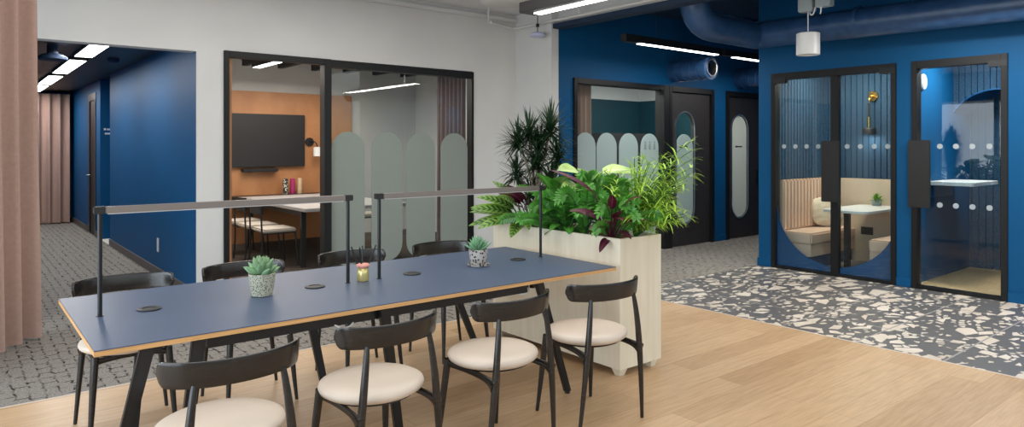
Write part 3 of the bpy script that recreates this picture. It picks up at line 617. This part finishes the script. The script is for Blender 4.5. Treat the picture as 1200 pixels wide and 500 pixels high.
zz('glossy plant with paired oval leaflets beside the maroon leaves at the planter front', 3.47, 3.18, 9, -1.4, .40)
# broad blades
def blades(name, label, x, y, m, items, prof=lance, stem=None, seg=8, fold=.22, stemr=.005, tilt=.5, face=0):
    r = plant(name, label, x, y); s_, lv = MB(), MB()
    for (a, el, stl, L_, W_, dr) in items:
        a, el = math.radians(a), math.radians(el); d = Vector((math.cos(a)*math.cos(el), math.sin(a)*math.cos(el), math.sin(el)))
        e2 = el-tilt; d2 = Vector((math.cos(a)*math.cos(e2), math.sin(a)*math.cos(e2), math.sin(e2)))
        p = bez([(0, 0, 0), d*stl*.5, d*stl], 6); s_.tube(p, stemr, 6); lv.leaf(p[-1], d2, up_of(d2)*(1-face)+Vector((-.45, -.6, .65))*face, L_, W_, dr, fold, seg, prof)
    s_.build('stem', stem or 'stem', r); lv.build('foliage', m, r, sharp=180, normals=False)
blades('calathea', 'plant with long wavy patterned leaves reaching toward the white wall at the planter end', 3.42, 4.06, 'lf_cala', [(140, 52, .14, .34, .095, .5), (160, 60, .18, .32, .09, .5), (122, 60, .16, .30, .085, .5), (150, 34, .12, .34, .095, .4), (176, 36, .12, .34, .10, .5), (196, 44, .12, .30, .09, .6), (215, 30, .10, .32, .10, .5), (235, 40, .12, .28, .085, .7), (105, 72, .2, .3, .085, .4), (190, 66, .18, .26, .08, .5), (250, 52, .14, .26, .08, .7), (130, 44, .14, .34, .095, .4), (165, 48, .16, .34, .10, .4)], face=.8)
blades('ctenanthe', 'plant with drooping maroon leaves at the front corner of the planter', 3.36, 3.10, 'lf_purple', [(190, 55, .12, .20, .06, .8), (215, 60, .14, .18, .055, .7), (140, 66, .14, .24, .05, .6), (240, 66, .17, .20, .06, .6), (255, 45, .10, .17, .055, .8), (285, 60, .14, .20, .055, .7), (30, 60, .18, .22, .05, .6), (150, 70, .34, .34, .05, .5), (265, 70, .24, .22, .06, .6), (235, 52, .2, .2, .06, .6), (200, 30, .05, .17, .055, .9), (225, 78, .22, .18, .06, .5), (170, 60, .2, .24, .05, .7)], stem='lf_purple', face=.6)
blades('stromanthe', 'plant with dark maroon leaves among the patterned leaves beside the light bar', 3.42, 3.98, 'lf_purple', [(160, 74, .20, .20, .07, .4), (140, 68, .20, .20, .065, .5), (200, 66, .14, .18, .06, .6), (125, 78, .22, .20, .06, .5), (230, 66, .16, .18, .055, .6), (60, 66, .18, .18, .055, .5)], stem='lf_purple', face=.6)
blades('philodendron', 'plant with broad glossy heart shaped leaves behind the light bar post', 3.56, 3.86, 'lf_big', [(205, 70, .34, .25, .19, .5), (240, 66, .36, .25, .18, .6), (170, 60, .30, .23, .17, .6), (262, 56, .30, .22, .17, .7), (300, 64, .32, .22, .16, .6), (20, 60, .28, .20, .15, .7), (100, 60, .24, .2, .15, .7), (215, 46, .24, .21, .16, .7), (280, 46, .24, .22, .16, .7), (250, 78, .30, .22, .17, .4)], heart, face=.5)
blades('caladium', 'pale lime plant with large papery leaves on tall stalks above the planter', 3.58, 3.54, 'lf_pale', [(185, 78, .45, .22, .19, .3), (225, 80, .44, .20, .16, .3), (300, 76, .46, .22, .13, .3), (330, 70, .48, .20, .15, .4), (40, 76, .42, .18, .14, .5), (270, 80, .38, .19, .14, .5), (190, 72, .36, .2, .16, .5)], heart, stemr=.004, tilt=1.1, face=.6)
blades('peace_lily', 'mid green leafy plant filling the middle of the planter behind the glossy stems', 3.60, 3.32, 'lf_mid', [(a*1.0, 38+42*rnd.random(), .14+.24*rnd.random(), .17+.08*rnd.random(), .06, .6) for a in range(0, 360, 9)])
blades('pothos', 'small leafy plant low against the planter rim between the maroon plants', 3.40, 3.56, 'lf_zz', [(a*1.0, 25+55*rnd.random(), .06+.18*rnd.random(), .11+.05*rnd.random(), .085, .8) for a in range(90, 320, 7)], heart)
blades('spathiphyllum', 'mid green leafy plant crowded between the broad heart leaves and the pale leaves', 3.54, 3.74, 'lf_mid', [(a*1.0, 40+40*rnd.random(), .12+.22*rnd.random(), .15+.08*rnd.random(), .055, .6) for a in range(90, 360, 9)])
# bright feathery bush
r = plant('umbrella_palm', 'bright lime green feathery plant leaning out of the planter toward the doors', 3.58, 3.09); s_, lv = MB(), MB()
for k in range(64):
    a = rnd.gauss(-.7, .75) if k % 4 else rnd.uniform(-PI, PI); R_ = rnd.uniform(.04, .36); h = rnd.uniform(.12, .55)
    if k < 6: a, R_, h = -.75+.12*k, .36+.02*k, .66-.06*k
    tip = Vector((math.cos(a)*R_+.02, math.sin(a)*R_, h)); pts = bez([(0, 0, 0), (tip.x*.3, tip.y*.3, h*.75), tip], 10); s_.tube(pts, .003, 5)
    for i in range(3, 11):
        for q in range(4):
            b = rnd.uniform(0, 2*PI); d = Vector((math.cos(b), math.sin(b), rnd.uniform(-.35, .5))) + (pts[i]-pts[i-1]).normalized()*.7
            lv.leaf(pts[i], d, up_of(d), rnd.uniform(.07, .135), .0115, rnd.uniform(.3, 1.2), .2, 4, narrow)
s_.build('stem', 'stem', r); lv.build('foliage', 'lf_bright', r, sharp=180, normals=False)

# ------------------------------------------------------------------ curtains
def curtain(name, label, path, z0, z1, m, amp, pitch, thick=.012, flare=0):
    """pleated cloth hung along a path; a closed wavy sheet with thickness"""
    P = [Vector((*p, 0)) for p in path]; seg = []; tot = 0
    for a, b in zip(P, P[1:]): seg.append((a, b, tot)); tot += (b-a).length
    N = int(tot/pitch*14); lo, hi = [], []; rz = random.Random(len(label)); ph = [rz.uniform(.7, 1.3) for _ in range(int(tot/pitch)+3)]
    outl = []
    for i in range(N+1):
        s = tot*i/N
        for a, b, o in seg:
            if s <= o+(b-a).length+1e-6: break
        d = (b-a).normalized(); n = Vector((-d.y, d.x, 0)); p = a+d*(s-o); j = int(s/pitch)
        outl.append((p, n, amp*ph[j]*(math.sin(2*PI*s/pitch)+.25*math.sin(4*PI*s/pitch+ph[j]))))
    rows = []
    for z, k in ((z0, 1.25+flare), (z0+.5*(z1-z0), 1.0), (z1-.1, .8), (z1, .7)):
        f = [(p+n*(w_*k+thick/2)) for p, n, w_ in outl]; g = [(p+n*(w_*k-thick/2)) for p, n, w_ in outl][::-1]
        rows.append([(v.x, v.y, z) for v in f+g])
    o = MB().rings(rows).build(name, m, sharp=70); return tag(o, label, 'curtain')
curtain('curtain', 'floor length dusty pink curtain in the foreground beside the grey carpet', [(-.45, 5.5), (.08, 5.98), (.50, 6.52)], .02, 3.2, 'pink', .05, .19, flare=.2)
curtain('curtain', 'floor length dusty pink curtain closing the far end of the blue corridor', [(.75, 15.8), (1.72, 15.8)], .02, 2.5, 'pink', .05, .17)
curtain('curtain', 'grey mauve curtain gathered inside the meeting room beside the glass', [(5.45, 7.45), (5.5, 8.5)], .02, 2.6, 'mauve', .04, .11)
curtain('curtain', 'pink curtain gathered behind the arched glass on the blue wall', [(6.25, 6.62), (6.75, 6.62)], .02, 2.75, 'pink', .035, .10)

# ------------------------------------------------------------------ corridor fittings
for k, (y0, y1, pos) in enumerate(((8.02, 9.30, 'nearest the opening'), (9.75, 11.6, 'second from the opening'), (12.1, 13.75, 'third from the opening'), (14.1, 15.6, 'farthest, by the end curtain'))):
    r = thing('corridor_light', 'lit ceiling light strip in the corridor, ' + pos, 'ceiling light', (1.15, (y0+y1)/2, 2.56), 0, 'corridor ceiling lights'); h = (y1-y0)/2
    MB().box(-.10, .10, -h-.06, h+.06, -.035, 0).build('housing', 'black', r); MB().box(-.085, .085, -h, h, -.040, -.034).build('diffuser', 'led', r)
    lamp('corridor_lamp', (1.0, (y0+y1)/2, 2.5), 19, .2, 1.2, (1, .97, .93))
r = thing('ceiling_speaker', 'dark round speaker hung from the corridor ceiling beside the curtain', 'speaker', (.80, 8.75, 2.40))
MB().lathe([(.02, .0), (.12, .0), (.14, .012), (.14, .035), (.10, .06), (.05, .075), (.05, .16)], 28).build('body', 'blue_dark', r)
r = thing('smoke_detector', 'small dark round detector on the corridor ceiling between the lights and the blue wall', 'detector', (1.5, 9.6, 2.56)); MB().lathe([(.02, -.05), (.05, -.045), (.065, -.02), (.065, 0)], 20).build('body', 'blue_dark', r)
o = MB().box(1.792, 1.7995, 8.60, 8.68, .28, .44).build('wall_switch', 'whiteplastic', bevel=.003); tag(o, 'small white plate low on the blue corridor wall', 'switch plate')
r = thing('wall_sign', 'small white two line lettering in the dark corridor recess', 'sign', (1.91, 12.699, 1.73))
MB().box(-.060, -.030, -.006, 0, .018, .050).box(-.018, .062, -.006, 0, .018, .045).box(-.045, .062, -.006, 0, -.050, -.022).build('lettering', 'signwhite', r)

# ------------------------------------------------------------------ meeting room contents
r = thing('television', 'large dark television on the orange timber wall', 'television', (3.66, 10.75, 1.58))
MB().box(-.71, .71, -.075, -.022, -.41, .41).build('casing', 'black', r, bevel=.006); MB().box(-.695, .695, -.073, -.0705, -.395, .395).build('screen', 'screen', r); MB().box(-.2, .2, -.022, -.001, -.2, .2).build('bracket', 'black', r)
o = MB().box(3.38, 3.92, 10.62, 10.74, 1.095, 1.145).build('soundbar', 'black', bevel=.01); tag(o, 'black video bar under the television', 'soundbar')
r = thing('wall_lamp', 'black wall lamp with white shade beside the television', 'wall lamp', (4.47, 10.75, 1.56))
MB().prism(circle(0, .0, .07, 24), 'y', -.025, 0).build('mount', 'black', r); MB().tube(bez([(0, -.02, 0), (.02, -.16, .03), (.07, -.16, -.02), (.07, -.16, -.09)], 8), .010, 8).build('arm', 'black', r); MB().lathe([(.035, 0), (.062, -.01), (.064, -.15), (.058, -.15)], 24, (.07, -.16, -.08)).build('shade', 'whiteplastic', r)
o = MB().box(2.5, 4.62, 10.46, 10.749, .69, .735).build('wall_shelf', 'black', bevel=.004); tag(o, 'long black shelf along the timber wall under the television', 'shelf')
for k, (m, lb) in enumerate((('spots', 'black and white spotted'), ('magenta', 'magenta'), ('tan', 'cream'))):
    x = 4.02+k*.115; r = thing('decorative_canister', lb + ' slim canister standing on the black shelf', 'canister', (x, 10.6, .735), 0, 'canisters on the shelf')
    MB().lathe([(.036, 0), (.040, .01), (.036, .05), (.041, .09), (.036, .13), (.041, .17), (.036, .21), (.038, .24), (.02, .25)], 16).build('body', m, r); MB().lathe([(.038, 0), (.038, .02)], 16).build('base', 'black', r)
r = thing('conference_table', 'pale topped conference table with black legs inside the meeting room', 'table', (3.95, 9.15, 0))
MB().box(-.72, .72, -1.25, 1.25, .70, .74).build('table_top', 'mtable', r, bevel=.006)
for a in (-.62, .62):
    for b in (-.95, .95): MB().bar((a, b, .70), (a*1.03, b*1.06, 0), .06, .06, .045, .045).build('leg', 'black', r)
    MB().box(a-.02, a+.02, -.95, .95, .63, .70).build('rail', 'black', r)
def mchair():
    r = thing('meeting_chair', '', 'chair', group='meeting room chairs')
    MB().box(-.22, .22, -.21, .21, .43, .475).build('seat', 'mseat', r, bevel=.018)
    rg = []
    for i in range(13):
        a = (-1+2*i/12)*1.0; x = .25*math.sin(a); y = -.235-.10*(math.cos(a)-.54)+.02
        rg.append([(x, y-.008, .66), (x, y+.008, .66), (x, y+.004, .83), (x, y-.012, .83)])
    MB().rings(rg).build('backrest', 'black', r, bevel=.004)
    for s in (-1, 1):
        MB().tube(bez([(s*.23, -.24, 0), (s*.21, -.20, .35), (s*.21, -.25, .6), (s*.20, -.225, .8)], 8), .011, 8).build('rear_leg', 'black', r); MB().tube([(s*.23, .22, 0), (s*.20, .19, .43)], .011, 8).build('front_leg', 'black', r)
        MB().tube([(s*.21, -.2, .42), (s*.2, .19, .42)], .009, 8).build('side_rail', 'black', r)
    return r
m0 = mchair(); m0.location = (3.10, 8.55, 0); m0.rotation_euler = (0, 0, -PI/2); m0['label'] = 'black chair with pale seat at the conference table, nearest the glass front'
repeat(m0, (3.10, 9.15, 0), -PI/2, 'black chair with pale seat at the conference table, second from the glass front')
repeat(m0, (3.10, 9.75, 0), -PI/2, 'black chair with pale seat at the conference table, farthest from the glass front')
repeat(m0, (4.86, 9.55, 0), PI*.5, 'black chair on the far side of the conference table below the canisters')
r = thing('pendant_light', 'lit linear light between the dark beams of the meeting room', 'ceiling light', (3.36, 9.5, 2.62), 0)
MB().box(-.06, .06, -.7, .5, -.0, .06).build('housing', 'black', r); MB().box(-.05, .05, -.5, .47, -.006, .0).build('diffuser', 'led', r)
for y in (-.6, .4): MB().tube([(0, y, .06), (0, y, .38)], .004, 6).build('hanger', 'black', r)

# ------------------------------------------------------------------ room behind the arched glass
r = thing('storage_cabinet', 'dark brown storage cabinet behind the arched glass', 'cabinet', (9.2, 8.4, 0))
MB().box(-.62, .62, -.25, .25, .06, 1.72).build('body', 'dark_door', r, bevel=.008)
for x in (-.305, .305): dd = MB().box(x-.30, x+.30, -.272, -.2505, .08, 1.70).build('door', 'dark_door', r, bevel=.004); MB().box(x-.01, x+.01, -.290, -.2725, .9, 1.1).build('handle', 'chrome', dd)
MB().box(-.58, .58, -.21, .21, 0, .06).build('plinth', 'black', r)

# ------------------------------------------------------------------ ceiling things
r = thing('linear_pendant', 'black linear pendant with lit underside below the white ceiling', 'pendant light', (4.26, 3.4, 2.75))
MB().box(-.10, .10, -1.6, 1.62, 0, .10).build('housing', 'black', r, bevel=.003); MB().box(.0, .085, -1.5, 1.52, -.008, .0).build('diffuser', 'led', r)
for y in (-1.1, 1.25): MB().tube([(0, y, .10), (0, y, .47)], .003, 6).build('hanger', 'black', r)
for k, (x0, x1, y, lb) in enumerate(((6.52, 8.14, 5.56, 'long lit linear pendant above the arched glass on the blue wall'), (8.55, 10.2, 5.56, 'lit linear pendant in the passage, partly hidden by the booth wall'))):
    r = thing('linear_pendant', lb, 'pendant light', ((x0+x1)/2, y, 2.75), 0); h = (x1-x0)/2
    MB().box(-h-.28, h+.05, -.045, .045, 0, .09).build('housing', 'black', r, bevel=.003); MB().box(-h, h, -.035, .035, -.008, 0).build('diffuser', 'led', r)
    for x in (-h*.6, h*.7): MB().tube([(x, 0, .09), (x, 0, .61)], .003, 6).build('hanger', 'black', r)
    lamp('passage_lamp', ((x0+x1)/2, y-.12, 2.66), 15, 1.5, .1, (1, .96, .9))
# big painted duct: drops from the ceiling, runs along x, turns and runs past the booths
r = thing('ventilation_duct', 'large blue painted round duct bending under the dark ceiling', 'duct', (7.4, 4.5, 2.8))
pts = [(-1.22, 0, .56)] + bez([(-1.22, 0, .30), (-1.22, 0, .0), (-.86, 0, 0)], 8) + [(-.4, 0, 0), (-.14, 0, 0)]
MB().tube(pts, .155, 28, up=(0, 1, .01)).build('elbow_section', 'duct', r, sharp=60)
MB().tube([(-.14, 0, 0), (0, 0, 0), (.0, -.14, 0)], .158, 28).build('corner', 'duct', r, sharp=60)
MB().tube([(0, -.10, 0)] + [(0, -.10-.4*k, -.006*k) for k in range(1, 15)], .155, 28).build('run', 'duct', r, sharp=60)
for y in (-1.2, -2.9, -4.4): MB().tube([(0, y-.02, 0), (0, y+.02, 0)], .161, 28).build('joint_band', 'duct', r, sharp=60)
for y in (-.6, -2.4, -4.2): MB().tube([(0, y, .15), (0, y, .56)], .004, 6).build('hanger', 'black', r)
def stub(x, z, label, ln):
    r = thing('duct_stub', label, 'duct', (x, YB-.02, z), 0, 'duct stubs on the blue wall')
    MB().prism(circle(0, 0, .150), 'y', -ln, 0, hole=circle(0, 0, .143)).build('sleeve', 'duct', r, sharp=40)
    for k in range(4): MB().prism(circle(0, 0, .163), 'y', -.10-.13*k-.03, -.10-.13*k, hole=circle(0, 0, .148)).build('ridge', 'duct', r)
    MB().prism(circle(0, 0, .165), 'y', -ln-.03, -ln+.02, hole=circle(0, 0, .12)).build('collar', 'duct', r)
    MB().prism(circle(0, 0, .119), 'y', -ln-.05, -ln+.05, hole=circle(0, 0, .105)).build('steel_ring', 'chrome', r)
stub(8.2, 2.585, 'short ribbed blue duct with a steel ringed mouth above the first door', .62)
stub(9.9, 2.585, 'short ribbed blue duct above the second door, mostly hidden by the booth wall', .70)
r = thing('conduit', 'slim grey blue cable tray under the dark ceiling behind the big duct', 'conduit', (7.2, 5.0, 3.12)); MB().box(-.9, 2.5, -.04, .04, 0, .03).build('tray', 'duct', r)
for x in (-.6, 1.6): MB().tube([(x, 0, .03), (x, 0, .24)], .004, 6).build('hanger', 'black', r)
r = thing('pendant_lamp', 'white cylinder pendant lamp in front of the blue booth wall', 'pendant lamp', (6.7, 3.50, 2.41))
MB().lathe([(.100, .012), (.104, .0), (.112, .0), (.112, .215), (.10, .222), (.01, .222)], 36).build('shade', 'whiteplastic', r); MB().lathe([(.10, .014), (.01, .014)], 30).build('diffuser', 'led', r); MB().tube([(0, 0, .22), (0, 0, .44)], .006, 8).build('cord', 'whiteplastic', r)
for k, (dy, z0, z1, lb) in enumerate(((.01, 2.845, 3.02, 'pale grey junction box directly above the cylinder pendant'), (-.17, 2.87, 3.10, 'larger pale grey junction box to the right of the pendant cord'))):
    r = thing('junction_box', lb, 'junction box', (6.7, 3.50+dy, z0)); MB().box(-.05, .05, -.075, .075, 0, z1-z0).build('body', 'greyplastic', r, bevel=.008); MB().tube([(0, 0, z1-z0), (0, 0, 3.36-z0)], .012, 8).build('conduit', 'greyplastic', r)
    MB().tube(bez([(-.03, -.04, 0), (-.03, -.05, -.07), (-.03, -.09, -.05), (-.03, -.10, .03)] if k == 0 else [(-.03, .02, 0), (-.03, .02, -.05), (-.03, .03, -.07)], 8), .007, 6).build('cable', 'whiteplastic', r)
r = thing('wireless_router', 'white disc shaped unit hanging on a thin rod from the white ceiling', 'wireless unit', (5.62, 6.42, 2.84))
MB().lathe([(.02, 0), (.07, .002), (.10, .02), (.10, .04), (.06, .06), (.01, .066)], 28).build('body', 'bluewhite', r); MB().tube([(0, 0, .06), (0, 0, .38)], .006, 8).build('rod', 'black', r); MB().box(-.015, .015, -.015, .015, .13, .17).build('clamp', 'black', r)
r = thing('ceiling_disc', 'pale grey round acoustic disc on the white ceiling', 'acoustic disc', (4.70, 5.90, 3.06)); MB().lathe([(.01, 0), (.26, 0), (.28, .015), (.28, .05), (.26, .06), (.01, .06)], 40).build('panel', 'ceiling', r); MB().tube([(0, 0, .06), (0, 0, .159)], .02, 8).build('spacer', 'ceiling', r)
r = thing('conduit', 'white conduit along the top of the white wall and bulkhead', 'conduit', (5.7, 6.97, 3.03))
MB().tube([(-.62, -.30, -.03), (-.40, 0, .04), (0, 0, .0), (0, -3, .0), (0, -7, 0)], .016, 10).build('pipe', 'white', r)
for p in ((-.55, -.16, .08), (0, -1.2, .08), (0, -3.6, .08)): MB().tube([(p[0], p[1], -.02), (p[0], p[1], .18)], .010, 8).build('bracket', 'white', r)

# ------------------------------------------------------------------ bench booth contents
def bench(label, y0, y1, back, sgn):
    r = thing('booth_bench', label, 'bench', (8.5, (y0+y1)/2, 0)); h = (y1-y0)/2; x0, x1 = XR+.16-8.5, BX-.035-8.5
    MB().box(x0+.0, x1, -h, h, .30, .44).build('seat_cushion', 'pinkseat', r, bevel=.02)
    MB().box(x0+.0, x1, -h+.012, h-.012, .155, .298).build('front_panel', 'pinkseat', r, bevel=.004)
    MB().box(x0+.02, x1, -h+.05 if sgn > 0 else -h, h if sgn > 0 else h-.05, .0045, .154).build('plinth', 'vinyl', r)
    if back:
        n = 14; m = MB(); st_ = (x1-x0)/n
        for k in range(n): m.box(x0+st_*k+.003, x0+st_*(k+1)-.003, h-.085, h-.0, .445, 1.07)
        m.build('backrest', 'pinkseat', r, bevel=.016)
    return r
bench('blush leather bench with fluted backrest inside the larger booth', 4.12, 4.556, True, 1)
bench('blush leather bench end at the lower right inside the larger booth', 3.055, 3.46, False, -1)
r = thing('scatter_cushion', 'cream patterned cushion leaning in the corner of the blush bench', 'cushion', (8.83, 4.36, .64), 0)
g = MB(); rg = []
for i in range(13):
    u = -1+2*i/12; row = []
    for k in range(24):
        q = k*2*PI/24; ex = math.copysign(abs(math.cos(q))**.5, math.cos(q)); pu = .205*math.sin(u*PI/2)
        wv = .2*(1-abs(u)**4)**.5+.006; row.append((wv*ex*1.0, pu*.0+.07*math.sin(q)*(1-u**2)**.5, .2*u))
    rg.append(row)
g.rings(rg).build('cover', noisy('cushion_cloth', (.58, .47, .33), (.74, .66, .52), (1, 1, 3), 9, 2, .9), r, rot=(math.radians(-14), 0, math.radians(-35)), sharp=80)
r = thing('booth_table', 'small pale rounded table on a black leg inside the larger booth', 'table', (8.6, 3.77, 0))
def rrect(x0, x1, y0, y1, rd, n=6):
    o = []
    for cx, cy, a in ((x1-rd, y1-rd, 0), (x0+rd, y1-rd, 90), (x0+rd, y0+rd, 180), (x1-rd, y0+rd, 270)):
        o += [(cx+rd*math.cos(math.radians(a+90*k/n)), cy+rd*math.sin(math.radians(a+90*k/n))) for k in range(n+1)]
    return o
MB().prism(rrect(-.60, .51, -.27, .27, .12), 'z', .71, .74).build('table_top', 'whiteplastic', r, bevel=.004); MB().box(-.50, -.44, -.03, .03, .0045, .71).build('leg', 'black', r, bevel=.004); MB().box(-.62, -.32, -.14, .14, .0045, .012).build('base_plate', 'black', r)
r = thing('potted_plant', 'small leafy plant in a grey pot on the booth table', 'potted plant', (8.98, 3.80, .74)); MB().lathe([(.035, 0), (.05, .004), (.055, .07), (.05, .075), (.03, .07)], 20).build('pot', 'greyplastic', r)
m = MB()
for k in range(40):
    a = k*2.4; el = math.radians(15+70*random.random()); d = (math.cos(a)*math.cos(el), math.sin(a)*math.cos(el), math.sin(el)); m.leaf((0, 0, .06), d, up_of(d), .11, .03, .8, .2, 4, lance)
m.build('foliage', 'lf_green', r, sharp=180, normals=False)
o = MB().box(BX-.042, BX-.0305, 3.90, 4.05, .35, .45).build('power_socket', 'black', bevel=.003); tag(o, 'black double socket on the beige panel under the booth table', 'socket')
def booth_lamp(loc, label):
    r = thing('wall_lamp', label, 'wall lamp', loc, 0, 'brass wall lamps in the booths')
    MB().prism(circle(0, 0, .062, 28), 'x', -.022, 0).build('mount', 'brass', r); MB().tube(bez([(-.02, 0, 0), (-.12, 0, 0), (-.13, 0, -.02), (-.13, 0, -.12)], 8), .010, 10).build('arm', 'brass', r)
    MB().tube([(-.13, 0, -.10), (-.13, 0, -.29)], .014, 12).build('stem', 'black', r); MB().tube([(-.13, 0, -.27), (-.13, 0, -.42)], .021, 14).build('neck', 'brass', r)
    MB().lathe([(.02, .0), (.075, -.004), (.080, -.012), (.080, -.075), (.074, -.075)], 28, (-.13, 0, -.41)).build('shade', 'black', r); MB().lathe([(.073, -.07), (.005, -.07)], 24, (-.13, 0, -.41)).build('diffuser', 'led', r)
    lamp('wall_lamp_bulb', (loc[0]-.13, loc[1], loc[2]-.50), 2.5, .1, None, (1, .9, .75))
booth_lamp((BX-.022, 3.90, 2.13), 'brass and black wall lamp above the booth table')
booth_lamp((BX-.022, 2.33, 2.18), 'brass and black wall lamp in front of the arched alcove in the narrow booth')
# narrow booth contents
r = thing('booth_shelf', 'pale high shelf table inside the narrow booth', 'shelf table', (8.62, 2.78, 0)); MB().prism(rrect(-.30, .5, -.24, .215, .03), 'z', 1.06, 1.10).build('table_top', 'whiteplastic', r, bevel=.003); MB().box(-.2, .4, .18, .216, .92, 1.06).build('bracket', 'vinyl', r)
r = thing('ceiling_speaker', 'pale round speaker high on the partition inside the narrow booth', 'speaker', (8.2, 2.999, 2.19)); MB().prism(circle(0, 0, .085, 28), 'y', -.03, 0).build('body', 'whiteplastic', r, bevel=.006); MB().prism(circle(0, 0, .068, 28), 'y', -.034, -.0305).build('grille', 'greyplastic', r)
